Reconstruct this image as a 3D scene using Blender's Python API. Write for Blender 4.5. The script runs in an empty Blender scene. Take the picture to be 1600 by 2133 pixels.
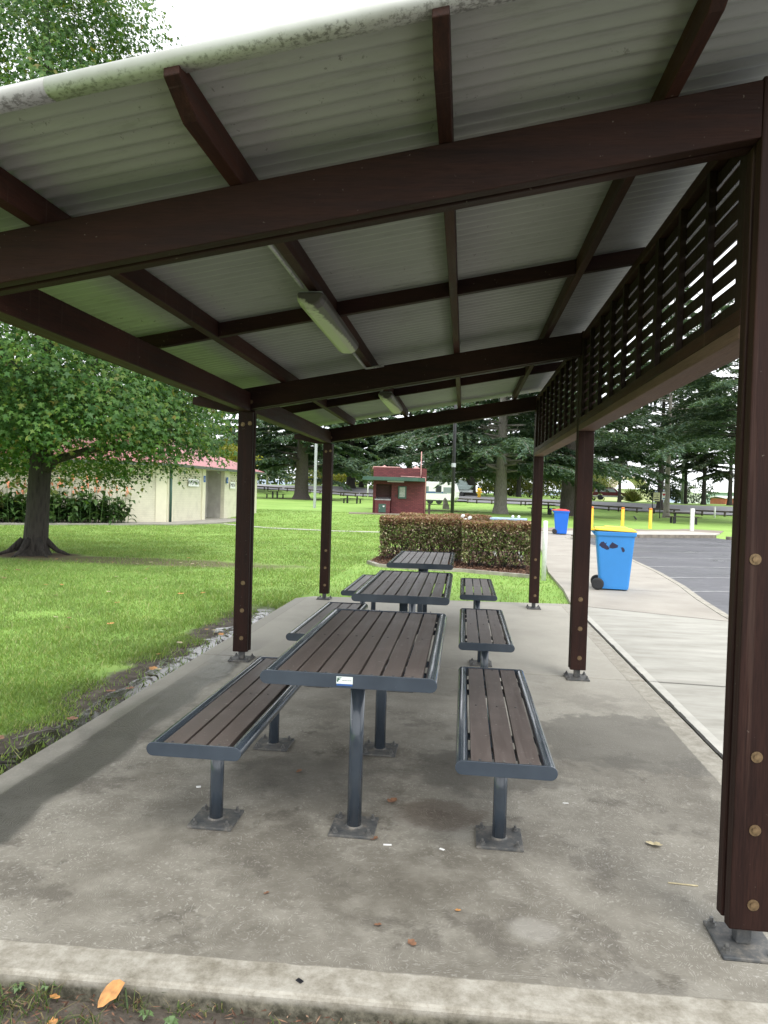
import bpy, math, random
import numpy as np
from mathutils import Vector, Matrix
rng = np.random.default_rng(7)
random.seed(7)
SC = bpy.context.scene
COL = SC.collection
# ------------------------------------------------------------------ helpers
def tag(o, label=None, cat=None, group=None, kind=None):
    if label: o['label'] = label
    if cat: o['category'] = cat
    if group: o['group'] = group
    if kind: o['kind'] = kind
    return o
def empty(name, loc=(0, 0, 0), rz=0.0, label=None, cat=None, group=None):
    o = bpy.data.objects.new(name, None); COL.objects.link(o)
    o.location = loc; o.rotation_euler = (0, 0, rz); o.empty_display_size = .2
    return tag(o, label, cat, group)
def copy_tree(o, parent=None):
    c = o.copy(); COL.objects.link(c); c.parent = parent
    for ch in o.children: copy_tree(ch, c)
    return c
def link(me, name, mat, parent=None, smooth=False, bevel=0):
    if mat is not None: me.materials.append(mat)
    o = bpy.data.objects.new(name, me); COL.objects.link(o); o.parent = parent
    if smooth: me.polygons.foreach_set('use_smooth', [True] * len(me.polygons))
    if bevel:
        b = o.modifiers.new('bevel', 'BEVEL'); b.width = bevel; b.segments = 2; b.limit_method = 'ANGLE'
    return o
def npmesh(name, V, nper, mat, parent=None, smooth=False):
    """mesh of separate equal faces: V (n*nper,3)"""
    V = np.asarray(V, np.float32).reshape(-1, 3); n = len(V) // nper
    me = bpy.data.meshes.new(name)
    me.vertices.add(len(V)); me.vertices.foreach_set('co', V.ravel())
    me.loops.add(len(V)); me.loops.foreach_set('vertex_index', np.arange(len(V), dtype=np.int32))
    me.polygons.add(n); me.polygons.foreach_set('loop_start', np.arange(0, n * nper, nper, dtype=np.int32))
    me.update(calc_edges=True); me.validate()
    return link(me, name, mat, parent, smooth)
class MB:
    def __init__(s): s.v = []; s.f = []
    def add(s, vs, fs):
        b = len(s.v); s.v += [tuple(map(float, p)) for p in vs]; s.f += [tuple(b + i for i in f) for f in fs]; return s
    def box(s, x0, x1, y0, y1, z0, z1):
        return s.add([(x0,y0,z0),(x1,y0,z0),(x1,y1,z0),(x0,y1,z0),(x0,y0,z1),(x1,y0,z1),(x1,y1,z1),(x0,y1,z1)],
                     [(0,3,2,1),(4,5,6,7),(0,1,5,4),(1,2,6,5),(2,3,7,6),(3,0,4,7)])
    def hexa(s, p):
        return s.add(p, [(0,3,2,1),(4,5,6,7),(0,1,5,4),(1,2,6,5),(2,3,7,6),(3,0,4,7)])
    def bar(s, a, b, w, h, up=(0,0,1)):
        a, b = Vector(a), Vector(b); d = (b - a).normalized(); r = d.cross(Vector(up)).normalized(); u = r.cross(d)
        r, u = r * w / 2, u * h / 2
        return s.hexa([a-r-u, a+r-u, b+r-u, b-r-u, a-r+u, a+r+u, b+r+u, b-r+u])
    def path(s, pts, rad, n=10, cap=True):
        pts = [Vector(p) for p in pts]; m = len(pts)
        if not hasattr(rad, '__len__'): rad = [rad] * m
        b = len(s.v); ref = None
        for i, p in enumerate(pts):
            d = (pts[min(i+1, m-1)] - pts[max(i-1, 0)]).normalized()
            if ref is None: ref = Vector((1,0,0)) if abs(d.x) < .8 else Vector((0,1,0))
            u = (ref - d * ref.dot(d)).normalized(); w = d.cross(u); ref = u
            for k in range(n):
                a = 2 * math.pi * k / n
                s.v.append(tuple(p + (u * math.cos(a) + w * math.sin(a)) * rad[i]))
        for i in range(m - 1):
            for k in range(n):
                k2 = (k + 1) % n
                s.f.append((b+i*n+k, b+i*n+k2, b+(i+1)*n+k2, b+(i+1)*n+k))
        if cap:
            s.f.append(tuple(b + k for k in range(n))[::-1]); s.f.append(tuple(b + (m-1)*n + k for k in range(n)))
        return s
    def tube(s, a, b, r, n=12, r2=None): return s.path([a, b], [r, r if r2 is None else r2], n)
    def prism(s, poly, f):
        """poly 2d list, f(x,y,t) -> 3d for t in 0,1"""
        n = len(poly)
        return s.add([f(x, y, 0) for x, y in poly] + [f(x, y, 1) for x, y in poly],
                     [tuple(range(n))[::-1], tuple(range(n, 2*n))] + [(i, (i+1) % n, n + (i+1) % n, n + i) for i in range(n)])
    def lathe(s, prof, c=(0,0,0), n=16, axis='z'):
        b = len(s.v); c = Vector(c)
        for r, z in prof:
            for k in range(n):
                a = 2*math.pi*k/n; x, y = r*math.cos(a), r*math.sin(a)
                p = {'z': (x, y, z), 'y': (x, z, y), 'x': (z, x, y)}[axis]
                s.v.append(tuple(c + Vector(p)))
        m = len(prof)
        for i in range(m-1):
            for k in range(n):
                k2 = (k+1) % n; s.f.append((b+i*n+k, b+i*n+k2, b+(i+1)*n+k2, b+(i+1)*n+k))
        s.f.append(tuple(b+k for k in range(n))[::-1]); s.f.append(tuple(b+(m-1)*n+k for k in range(n)))
        return s
    def build(s, name, mat, parent=None, smooth=False, bevel=0):
        me = bpy.data.meshes.new(name); me.from_pydata(s.v, [], s.f); me.update()
        import bmesh
        bm = bmesh.new(); bm.from_mesh(me); bmesh.ops.recalc_face_normals(bm, faces=bm.faces[:]); bm.to_mesh(me); bm.free()
        o = link(me, name, mat, parent, False, bevel)
        if smooth:
            me.polygons.foreach_set('use_smooth', [len(p.vertices) == 4 for p in me.polygons])
        return o
# ------------------------------------------------------------------ materials
class G:
    def __init__(s, name, **kw):
        s.m = bpy.data.materials.new(name); s.m.use_nodes = True; s.t = s.m.node_tree; s.N = s.t.nodes
        s.b = s.N['Principled BSDF']; s.out = s.N['Material Output']; s.tc = s.N.new('ShaderNodeTexCoord')
        for k, v in kw.items(): s.set(k, v)
    def inp(s, sock, v):
        if isinstance(v, bpy.types.NodeSocket): s.t.links.new(v, sock)
        elif isinstance(v, (tuple, list)) and len(v) == 3 and sock.type == 'RGBA': sock.default_value = (*v, 1)
        else: sock.default_value = v
    def set(s, k, v):
        s.inp(s.b.inputs[{'col': 'Base Color', 'rough': 'Roughness', 'metal': 'Metallic', 'spec': 'Specular IOR Level', 'normal': 'Normal', 'emit': 'Emission Color', 'emits': 'Emission Strength', 'alpha': 'Alpha', 'coat': 'Coat Weight'}[k]], v)
    @property
    def obj(s): return s.tc.outputs['Object']
    def mapping(s, scale=(1,1,1), rot=(0,0,0), loc=(0,0,0), v=None):
        n = s.N.new('ShaderNodeMapping'); s.inp(n.inputs['Vector'], v or s.obj); n.inputs['Scale'].default_value = scale
        n.inputs['Rotation'].default_value = rot; n.inputs['Location'].default_value = loc; return n.outputs[0]
    def noise(s, scale=5, detail=4, rough=.55, dist=0, v=None, color=False):
        n = s.N.new('ShaderNodeTexNoise'); s.inp(n.inputs['Vector'], v or s.obj); n.inputs['Scale'].default_value = scale
        n.inputs['Detail'].default_value = detail; n.inputs['Roughness'].default_value = rough; n.inputs['Distortion'].default_value = dist
        return n.outputs['Color' if color else 'Fac']
    def voro(s, scale=5, feature='F1', v=None, out='Distance'):
        n = s.N.new('ShaderNodeTexVoronoi'); n.feature = feature; s.inp(n.inputs['Vector'], v or s.obj); n.inputs['Scale'].default_value = scale
        return n.outputs[out]
    def math(s, op, a, b=0.0, c=None, clamp=False):
        n = s.N.new('ShaderNodeMath'); n.operation = op; n.use_clamp = clamp; s.inp(n.inputs[0], a); s.inp(n.inputs[1], b)
        if c is not None: s.inp(n.inputs[2], c)
        return n.outputs[0]
    def rng(s, v, a, b, c=0.0, d=1.0, smooth=True):
        n = s.N.new('ShaderNodeMapRange'); n.interpolation_type = 'SMOOTHSTEP' if smooth else 'LINEAR'
        for i, x in enumerate((v, a, b, c, d)): s.inp(n.inputs[i], x)
        return n.outputs[0]
    def mix(s, f, a, b, mode='MIX'):
        n = s.N.new('ShaderNodeMix'); n.data_type = 'RGBA'; n.blend_type = mode; s.inp(n.inputs[0], f); s.inp(n.inputs[6], a); s.inp(n.inputs[7], b); return n.outputs[2]
    def ramp(s, f, st):
        n = s.N.new('ShaderNodeValToRGB'); s.inp(n.inputs[0], f); e = n.color_ramp.elements
        while len(e) < len(st): e.new(.5)
        for x, (p, c) in zip(e, st): x.position = p; x.color = (*c, 1)
        return n.outputs[0]
    def xyz(s, v=None):
        n = s.N.new('ShaderNodeSeparateXYZ'); s.inp(n.inputs[0], v or s.obj); return n.outputs
    def bump(s, h, strength=.3, dist=.01):
        n = s.N.new('ShaderNodeBump'); s.inp(n.inputs['Height'], h); n.inputs['Strength'].default_value = strength; n.inputs['Distance'].default_value = dist
        s.set('normal', n.outputs[0]); return n.outputs[0]
    def island(s):
        n = s.N.new('ShaderNodeNewGeometry'); return n.outputs['Random Per Island']
    def brick(s, v, c1, c2, cm, scale=1, bw=.23, rh=.08, ms=.01):
        n = s.N.new('ShaderNodeTexBrick'); s.inp(n.inputs['Vector'], v)
        s.inp(n.inputs['Color1'], c1); s.inp(n.inputs['Color2'], c2); s.inp(n.inputs['Mortar'], cm)
        n.inputs['Scale'].default_value = scale; n.inputs['Brick Width'].default_value = bw; n.inputs['Row Height'].default_value = rh; n.inputs['Mortar Size'].default_value = ms
        return n.outputs
def plain(name, col, rough=.6, var=.15, scale=8, bump=.1, metal=0.0, bscale=60):
    g = G(name, rough=rough, metal=metal)
    n = g.noise(scale, 5)
    lo = tuple(c * (1 - var) for c in col); hi = tuple(min(1, c * (1 + var)) for c in col)
    g.set('col', g.ramp(n, [(.3, lo), (.7, hi)]))
    if bump: g.bump(g.noise(bscale, 3), bump, .004)
    return g.m
def wood(name, axis, c1, c2, rough=.5, knots=True):
    g = G(name, spec=.16)
    sc = [9, 9, 9]; sc['xyz'.index(axis)] = .55
    v = g.mapping(tuple(sc))
    n = g.noise(3.2, 6, .6, .6, v=v); f = g.noise(24, 4, .6, v=v); big = g.noise(.9, 2)
    col = g.ramp(n, [(.28, c1), (.72, c2)])
    col = g.mix(g.rng(f, .35, .75, 0, .5), col, tuple(c * .45 for c in c1))
    col = g.mix(g.rng(big, .4, .75, 0, .45), col, tuple(c * 1.5 for c in c2))
    if axis == 'y':
        dr = g.rng(g.noise(1.0, 4, .7, v=g.mapping((2, 34, 1.1))), .60, .68, 0, .28); col = g.mix(dr, col, (.12, .085, .07))
    if axis == 'z':
        dr = g.rng(g.noise(1.0, 5, .7, v=g.mapping((26, 26, .5))), .58, .70, 0, .45); col = g.mix(dr, col, (.075, .045, .035))
    spot = g.rng(g.noise(55, 2), .72, .78, 0, .4)
    col = g.mix(spot, col, (.25, .22, .18))
    g.set('col', col); g.set('rough', g.rng(n, .2, .8, rough, rough + .2))
    g.bump(f, .25, .004); return g.m
W1, W2 = (.014, .0066, .0055), (.035, .0150, .0108)
M = {}
for ax in 'xyz': M['wood_' + ax] = wood('stained_timber_' + ax, ax, W1, W2) if ax != 'y' else wood('stained_timber_y', 'y', (.020, .0092, .0068), (.058, .0235, .0155))
M['wood_dark'] = wood('dark_timber', 'z', (.014, .0085, .0068), (.030, .0150, .0110))
M['wood_rail'] = wood('weathered_rail_timber', 'y', (.10, .058, .043), (.17, .105, .08), .6)
M['log'] = wood('old_log', 'x', (.045, .04, .033), (.10, .088, .07), .8)
def slat_mat():
    g = G('brown_plank', spec=.4)
    v = g.mapping((14, .7, 14)); n = g.noise(3, 6, .65, .4, v=v); isl = g.island(); b = g.noise(3.5, 4)
    col = g.ramp(n, [(.25, (.070, .054, .048)), (.5, (.115, .093, .084)), (.8, (.165, .138, .126))])
    col = g.mix(g.rng(isl, 0, 1, 0, .4), col, (.068, .046, .038))
    col = g.mix(g.rng(b, .5, .75, 0, .55), col, (.18, .15, .135))
    col = g.mix(g.rng(g.noise(70, 2), .69, .73, 0, .7), col, (.36, .34, .31))
    g.set('col', col); g.set('rough', g.rng(n, .2, .8, .34, .52)); g.bump(n, .2, .003); return g.m
M['slat'] = slat_mat()
def steel_mat(name, chip):
    g = G(name, spec=.5)
    n = g.noise(6, 5); col = g.ramp(n, [(.3, (.038, .050, .066)), (.7, (.052, .067, .087))])
    ch = g.rng(g.noise(38, 5, .7), .68 if chip else .745, .70 if chip else .77, 0, .7)
    col = g.mix(ch, col, (.36, .40, .41)); g.set('col', col); g.set('rough', g.rng(n, .3, .7, .14, .26)); g.set('coat', .4); return g.m
M['steel'] = steel_mat('blue_grey_paint', False); M['steel_chip'] = steel_mat('chipped_blue_grey_paint', True)
def plate_mat():
    g = G('base_plate', rough=.6); n = g.noise(18, 6, .7)
    g.set('col', g.ramp(n, [(.35, (.045, .05, .055)), (.52, (.085, .085, .082)), (.68, (.18, .165, .14))])); g.bump(n, .3, .004); return g.m
M['plate'] = plate_mat()
M['galv'] = plain('galvanised_steel', (.42, .45, .46), .45, .2, 12, .1, .4)
M['anchor'] = plain('dull_anchor_steel', (.16, .16, .155), .5, .4, 60, .1, .5)
M['bolt'] = plain('bolt_metal', (.17, .115, .06), .5, .5, 60, .1, .5)
M['roof_white'] = None
def sheet_mat():
    g = G('ceiling_sheet', rough=.45, spec=.4)
    big = g.noise(1.1, 4); v = g.mapping((2, 14, 2)); st = g.noise(2.2, 6, .7, v=v); sp = g.noise(26, 4, .75)
    col = g.ramp(big, [(.3, (.265, .28, .255)), (.7, (.35, .36, .335))])
    col = g.mix(g.rng(st, .5, .75, 0, .5), col, (.19, .20, .17))
    col = g.mix(g.math('MULTIPLY', g.rng(sp, .63, .68, 0, .7), g.rng(big, .46, .64)), col, (.09, .085, .07))
    g.set('col', col); return g.m
M['sheet'] = sheet_mat()
def barge_mat():
    g = G('white_barge_roll', rough=.45); x, y, z = g.xyz()
    # mildew sits on the lower half of the roll: height above the roof slope
    h = g.math('SUBTRACT', z, g.math('MULTIPLY', x, .1758)); n = g.noise(60, 6, .75); big = g.noise(1.6, 3)
    low = g.math('MULTIPLY', g.rng(h, 2.419, 2.444, 1, 0), g.rng(big, .3, .7, .35, 1))
    d = g.math('MULTIPLY', g.rng(g.math('ADD', n, g.math('MULTIPLY', low, .22)), .60, .74), low)
    col = g.mix(g.rng(g.noise(5, 5), .4, .75, 0, .55), (.44, .45, .42), (.31, .31, .27))
    g.set('col', g.mix(d, col, (.06, .058, .042))); return g.m
M['barge'] = barge_mat()
def lamp_mat():
    g = G('grimy_diffuser', rough=.4); x, y, z = g.xyz(); n = g.noise(30, 5, .7)
    top = g.rng(g.math('ADD', z, g.math('MULTIPLY', x, .6)), -.085, -.01); near = g.rng(y, .35, -.6)
    d = g.rng(g.math('ADD', g.math('ADD', g.math('MULTIPLY', top, .7), g.math('MULTIPLY', near, .45)), g.math('MULTIPLY', n, .5)), .66, .84)
    g.set('col', g.mix(d, (.50, .54, .38), (.085, .08, .066))); g.bump(n, .3, .004); return g.m
M['lamp'] = lamp_mat()
def slab_mat():
    g = G('slab_concrete', spec=.35); x, y, z = g.xyz()
    nb = g.noise(.62, 6, .62); nm = g.noise(4, 6, .65); nf = g.noise(90, 4, .7)
    wv = g.mapping((1, 1, 1)); dist = g.N.new('ShaderNodeVectorMath'); dist.operation = 'ADD'
    g.inp(dist.inputs[0], wv); sc = g.N.new('ShaderNodeVectorMath'); sc.operation = 'SCALE'; g.inp(sc.inputs[0], g.noise(3.2, 3, .6, color=True)); sc.inputs['Scale'].default_value = .35
    g.t.links.new(sc.outputs[0], dist.inputs[1])
    vd = g.voro(3.6, v=dist.outputs[0]); arcs = g.math('SINE', g.math('MULTIPLY', g.math('ADD', vd, g.math('MULTIPLY', g.noise(13, 4, .65), .22)), 150.0))
    col = g.ramp(nb, [(.3, (.105, .095, .076)), (.5, (.178, .164, .135)), (.70, (.270, .254, .214))])
    col = g.mix(g.rng(nm, .38, .72, 0, .5), col, (.335, .318, .270))
    col = g.mix(g.rng(g.noise(2.3, 6, .7), .54, .62, 0, .5), col, (.085, .075, .062))
    arcm = g.math('MULTIPLY', g.rng(arcs, .2, 1.0), g.rng(g.math('MULTIPLY', g.noise(2.6, 3), g.rng(g.noise(45, 3, .6), .42, .60)), .22, .5))
    col = g.mix(g.math('MULTIPLY', arcm, g.rng(nb, .34, .60, .25, .68)), col, (.40, .385, .345))
    st = g.noise(1.15, 8, .66); col = g.mix(g.rng(st, .535, .552, 0, .26), col, (.085, .076, .060)); st2 = g.noise(.75, 9, .7); col = g.mix(g.rng(st2, .56, .585, 0, .22), col, (.36, .345, .30))
    # far end paler: drier floor, plus outdoor light painted into the colour
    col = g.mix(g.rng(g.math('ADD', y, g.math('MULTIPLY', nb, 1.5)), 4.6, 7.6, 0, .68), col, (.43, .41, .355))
    # wet strip along the lawn side
    xw = g.math('ADD', x, g.math('MULTIPLY', g.math('SUBTRACT', g.noise(1.5, 4), .5), .32))
    wet = g.math('MULTIPLY', g.rng(xw, .07, .0), g.math('MULTIPLY', g.rng(xw, -.36, -.22), g.rng(y, 7.4, 5.4)))
    col = g.mix(g.math('MULTIPLY', wet, .8), col, (.052, .050, .045))
    # brown spill, then darker and paler floor patches
    def blob(cx, cy, r, c, col, amt, q=.35):
        dx = g.math('SUBTRACT', x, cx); dy = g.math('SUBTRACT', y, cy)
        d = g.math('SQRT', g.math('ADD', g.math('MULTIPLY', dx, dx), g.math('MULTIPLY', g.math('MULTIPLY', dy, dy), 1.6)))
        d = g.math('ADD', d, g.math('MULTIPLY', g.math('SUBTRACT', g.noise(7, 4), .5), r * 1.1))
        return g.mix(g.rng(d, r, r * q, 0, amt), col, c)
    col = blob(1.80, 3.33, .25, (.085, .060, .043), col, .55, .62)
    col = blob(1.05, 3.7, .5, (.085, .08, .068), col, .6); col = blob(2.0, 3.9, .5, (.085, .08, .068), col, .6, .6)  # darker floor patches under the near table and benches
    col = blob(2.95, 4.55, .72, (.105, .100, .085), col, .62, .82); col = blob(2.15, 2.48, .12, (.33, .315, .28), col, .5)
    # trowelled margin
    e = g.math('MINIMUM', g.math('MINIMUM', g.math('ADD', x, .42), g.math('SUBTRACT', 3.42, x)), g.math('MINIMUM', g.math('ADD', g.math('SUBTRACT', g.math('SUBTRACT', y, g.math('MULTIPLY', x, .0283)), 2.003), .022), g.math('SUBTRACT', 10.32, y)))
    e = g.math('ADD', e, g.math('MULTIPLY', g.math('SUBTRACT', g.noise(14, 4), .5), .02))
    mar = g.rng(e, .168, .156)
    yf = g.math('SUBTRACT', y, g.math('MULTIPLY', x, .0283)); front = g.rng(yf, 2.20, 2.17)
    mc = g.ramp(g.noise(11, 8, .78), [(.3, (.15, .135, .10)), (.46, (.27, .25, .205)), (.58, (.36, .34, .29)), (.72, (.44, .42, .365))])
    mc2 = g.mix(.45, col, (.26, .25, .215))
    mcc = g.mix(g.math('MAXIMUM', front, g.math('MULTIPLY', g.rng(x, 3.2, 3.25), .75)), mc2, mc)
    col = g.mix(mar, col, mcc)
    col = g.mix(g.rng(g.math('ABSOLUTE', g.math('SUBTRACT', e, .162)), .006, .0, 0, .45), col, (.12, .11, .09))
    col = g.mix(g.rng(z, -.012, -.04), col, g.ramp(g.noise(20, 5, .7), [(.4, (.05, .047, .033)), (.65, (.2, .185, .14))]))
    col = g.mix(g.rng(g.noise(120, 3, .6), .70, .76, 0, .6), col, (.10, .095, .085))
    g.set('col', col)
    g.set('rough', g.rng(wet, 0, 1, .72, .30))
    h = g.math('ADD', g.math('MULTIPLY', g.math('MULTIPLY', arcs, g.math('SUBTRACT', 1.0, mar)), .25), g.math('ADD', nf, g.math('MULTIPLY', nm, .8)))
    g.bump(h, .30, .006); return g.m
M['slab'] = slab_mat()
def path_mat():
    g = G('path_concrete', rough=.75); x, y, z = g.xyz()
    v = g.mapping((1, 3.2, 1), (0, 0, .1)); nb = g.noise(1.3, 6, .65, v=v); nf = g.noise(110, 3)
    col = g.ramp(nb, [(.28, (.25, .24, .205)), (.5, (.345, .335, .295)), (.75, (.44, .43, .385))])
    agg = g.math('MULTIPLY', g.rng(g.math('SUBTRACT', y, g.math('MULTIPLY', x, -.45)), 11.80, 11.84), 1.0)
    col2 = g.ramp(g.noise(1.6, 5), [(.3, (.28, .258, .222)), (.7, (.37, .345, .30))])
    col2 = g.mix(g.rng(nf, .45, .7, 0, .35), col2, (.24, .19, .15))
    col = g.mix(agg, col, col2)
    col = g.mix(g.rng(nf, .66, .74, 0, .4), col, (.2, .19, .17))
    g.set('col', col); g.bump(nf, .2, .004); return g.m
M['path'] = path_mat()
M['apron'] = plain('apron_concrete', (.40, .385, .345), .8, .15, 2, .1)
M['apron_dark'] = plain('apron_paving', (.24, .20, .165), .8, .25, 1.2, .1)
M['kerb'] = plain('kerb_concrete', (.30, .28, .235), .8, .3, 5, .2)
M['kerb_dark'] = plain('stained_kerb', (.17, .15, .12), .85, .4, 5, .2)
def asphalt(name, wet):
    g = G(name, spec=.4); n = g.noise(.35, 5, .6); f = g.noise(60, 4, .7)
    col = g.ramp(n, [(.3, (.068, .068, .076)), (.7, (.115, .115, .126))])
    col = g.mix(g.rng(f, .6, .75, 0, .5), col, (.16, .16, .165)); g.set('col', col)
    if wet:
        w = g.rng(g.noise(.45, 4, .6), .44, .62); p = g.rng(g.noise(.6, 3), .66, .69)
        g.set('rough', g.math('SUBTRACT', g.rng(w, 0, 1, .62, .38), g.math('MULTIPLY', p, .33)))
        g.bump(g.math('MULTIPLY', f, g.math('SUBTRACT', 1.0, p)), .35, .006)
    else: g.set('rough', .8); g.bump(f, .3, .006)
    return g.m
M['asphalt'] = asphalt('wet_asphalt', True)
def road_mat():
    g = G('road_asphalt', rough=.7, spec=.4); n = g.noise(.3, 5); g.set('col', g.ramp(n, [(.3, (.17, .17, .18)), (.7, (.23, .23, .24))])); return g.m
M['road'] = road_mat()
M['white_paint'] = plain('white_paint', (.78, .79, .78), .5, .1, 10, .1)
M['line'] = plain('worn_line_paint', (.33, .33, .335), .7, .35, 9, .1)
M['yellow_paint'] = plain('yellow_paint', (.80, .47, .03), .5, .12, 10, .05)
M['orange'] = plain('orange_cap', (.72, .20, .03), .5, .1)
def ground_mat():
    g = G('lawn_ground', rough=.9, spec=.2); x, y, z = g.xyz()
    n1 = g.noise(.16, 4); n2 = g.noise(1.4, 5, .6); n3 = g.noise(14, 4, .7)
    grass = g.ramp(n1, [(.3, (.165, .290, .062)), (.5, (.230, .375, .085)), (.72, (.285, .430, .110))])
    grass = g.mix(g.rng(n2, .45, .75, 0, .5), grass, (.33, .42, .13))
    grass = g.mix(g.rng(n3, .5, .8, 0, .4), grass, (.11, .20, .045))
    soil = g.ramp(g.noise(9, 6, .7), [(.3, (.055, .046, .038)), (.55, (.115, .098, .080)), (.78, (.22, .195, .165))])
    xn = g.math('ADD', x, g.math('MULTIPLY', g.math('SUBTRACT', g.noise(1.6, 4), .5), .7))
    mud = g.math('MULTIPLY', g.math('MULTIPLY', g.rng(xn, -1.02, -.84), g.rng(y, 10.0, 8.4)), g.rng(x, .5, .2))
    front = g.math('MULTIPLY', g.rng(y, 2.3, 2.12), g.rng(x, -1.2, -.3))
    def blob(cx, cy, rx, ry):
        dx = g.math('DIVIDE', g.math('SUBTRACT', x, cx), rx); dy = g.math('DIVIDE', g.math('SUBTRACT', y, cy), ry)
        d = g.math('SQRT', g.math('ADD', g.math('MULTIPLY', dx, dx), g.math('MULTIPLY', dy, dy)))
        return g.rng(g.math('ADD', d, g.math('MULTIPLY', g.math('SUBTRACT', n2, .5), .8)), 1.1, .55)
    bare = g.math('MAXIMUM', g.math('MULTIPLY', blob(-4.9, 14.2, 4.2, .9), .85), blob(-7.4, 14.6, 1.5, .8))
    litter = g.mix(.5, soil, (.15, .10, .055))
    col = g.mix(bare, grass, litter)
    for cx, cy, rx, ry in ((-17.8, 83.3, 6.5, 4), (-1.4, 56, 4.5, 3.0)): col = g.mix(g.math('MULTIPLY', blob(cx, cy, rx, ry), .9), col, (.075, .05, .032))
    m = g.math('MAXIMUM', mud, front); col = g.mix(m, col, soil)
    water = g.math('MULTIPLY', mud, g.math('MULTIPLY', g.rng(xn, -.74, -.62), g.math('MULTIPLY', g.rng(y, 2.9, 3.5), g.rng(g.noise(7, 5, .65), .66, .54))))
    col = g.mix(water, col, (.022, .017, .012))
    g.set('col', col); g.set('rough', g.rng(water, .3, .9, .9, .05)); g.set('spec', g.rng(water, .2, .8, .2, .6))
    hh = g.math('MULTIPLY', g.math('ADD', n3, g.noise(45, 3)), g.math('SUBTRACT', 1.0, water))
    g.bump(hh, .5, .016); return g.m
M['ground'] = ground_mat()
def leafmat(name, stops, transl=.35, rough=.5, zmix=None):
    g = G(name, rough=rough, spec=.35); r = g.island()
    col = g.ramp(r, stops)
    if zmix:
        z0, z1, st2 = zmix; x, y, z = g.xyz(); col = g.mix(g.rng(g.math('ADD', z, g.math('MULTIPLY', g.math('SUBTRACT', g.noise(3.5, 3), .5), .35)), z0, z1), col, g.ramp(r, st2))
    n = g.noise(.8, 3); col = g.mix(g.rng(n, .35, .7, 0, .35), col, tuple(c * .55 for c in stops[0][1]))
    g.set('col', col)
    tr = g.N.new('ShaderNodeBsdfTranslucent'); g.inp(tr.inputs['Color'], g.mix(1.0, col, (1.25, 1.15, .6), 'MULTIPLY'))
    mx = g.N.new('ShaderNodeMixShader'); mx.inputs[0].default_value = transl
    g.t.links.new(g.b.outputs[0], mx.inputs[1]); g.t.links.new(tr.outputs[0], mx.inputs[2]); g.t.links.new(mx.outputs[0], g.out.inputs[0]); return g.m
M['gumleaf'] = leafmat('star_leaves', [(0, (.032, .095, .022)), (.45, (.068, .160, .034)), (.8, (.120, .230, .050)), (.96, (.18, .26, .05)), (1, (.24, .20, .05))], .42)
M['cedarleaf'] = leafmat('cedar_needles', [(0, (.044, .088, .058)), (.5, (.086, .148, .094)), (1, (.165, .23, .135))], .3, .6)
M['pineleaf'] = leafmat('dark_pine_needles', [(0, (.020, .040, .020)), (.5, (.036, .065, .030)), (1, (.075, .095, .038))], .2, .6)
M['bushleaf'] = leafmat('bush_leaves', [(0, (.08, .11, .03)), (.5, (.14, .17, .045)), (1, (.22, .22, .07))], .4)
M['yellowleaf'] = leafmat('yellow_leaves', [(0, (.16, .20, .03)), (.6, (.27, .28, .05)), (1, (.36, .33, .06))], .4)
M['hedgeleaf'] = leafmat('hedge_leaves', [(0, (.09, .055, .045)), (.40, (.22, .135, .105)), (.44, (.10, .17, .04)), (.8, (.19, .28, .075)), (.86, (.40, .42, .18)), (1, (.66, .57, .42))], .3, .45,
    (.72, .97, [(0, (.20, .10, .07)), (.45, (.33, .17, .11)), (.7, (.20, .23, .07)), (.85, (.42, .27, .17)), (1, (.52, .42, .28))]))
M['cannaleaf'] = leafmat('canna_leaves', [(0, (.030, .070, .022)), (.5, (.055, .115, .030)), (1, (.10, .17, .05))], .25, .35)
M['flower'] = plain('salmon_flower', (.75, .28, .16), .6, .25, 30, 0)
M['grassblade'] = leafmat('grass_blades', [(0, (.145, .245, .060)), (.5, (.215, .335, .085)), (.85, (.29, .41, .125)), (1, (.50, .48, .27))], .4, .5)
M['weed'] = leafmat('weed_blades', [(0, (.05, .09, .025)), (.6, (.10, .15, .04)), (.8, (.22, .19, .09)), (1, (.33, .27, .16))], .3, .6)
M['mulch'] = leafmat('bark_chips', [(0, (.045, .022, .014)), (.5, (.12, .055, .033)), (.85, (.22, .12, .075)), (1, (.36, .25, .17))], 0, .85)
def bark(name, c1, c2):
    g = G(name, rough=.9); v = g.mapping((9, 9, 1.6)); n = g.noise(2.6, 6, .7, .5, v=v); k = g.voro(2.2, v=v)
    g.set('col', g.mix(g.rng(k, .15, .6), g.ramp(n, [(.3, c1), (.7, c2)]), c2)); g.bump(g.math('ADD', n, k), .9, .04); return g.m
M['bark'] = bark('grey_brown_bark', (.011, .009, .008), (.045, .038, .033))
M['cedarbark'] = bark('cedar_bark', (.03, .024, .02), (.10, .085, .075))
M['palebark'] = bark('pale_bark', (.10, .09, .08), (.26, .24, .215))
M['darkbark'] = bark('dark_bark', (.012, .011, .010), (.04, .035, .03))
def brickm(name, c1, c2, cm, painted=False):
    g = G(name, rough=.7)
    x, y, z = g.xyz(); cb = g.N.new('ShaderNodeCombineXYZ'); g.inp(cb.inputs[0], g.math('ADD', x, y)); g.inp(cb.inputs[1], z)
    o = g.brick(cb.outputs[0], c1, c2, cm); col = g.mix(g.rng(g.noise(2.5, 5), .4, .75, 0, .35), o[0], tuple(c * .6 for c in c1))
    g.set('col', col); g.bump(o[1], -.5, .01); return g.m
M['red_brick'] = brickm('painted_red_brick', (.105, .019, .022), (.165, .034, .036), (.060, .014, .016))
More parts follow.
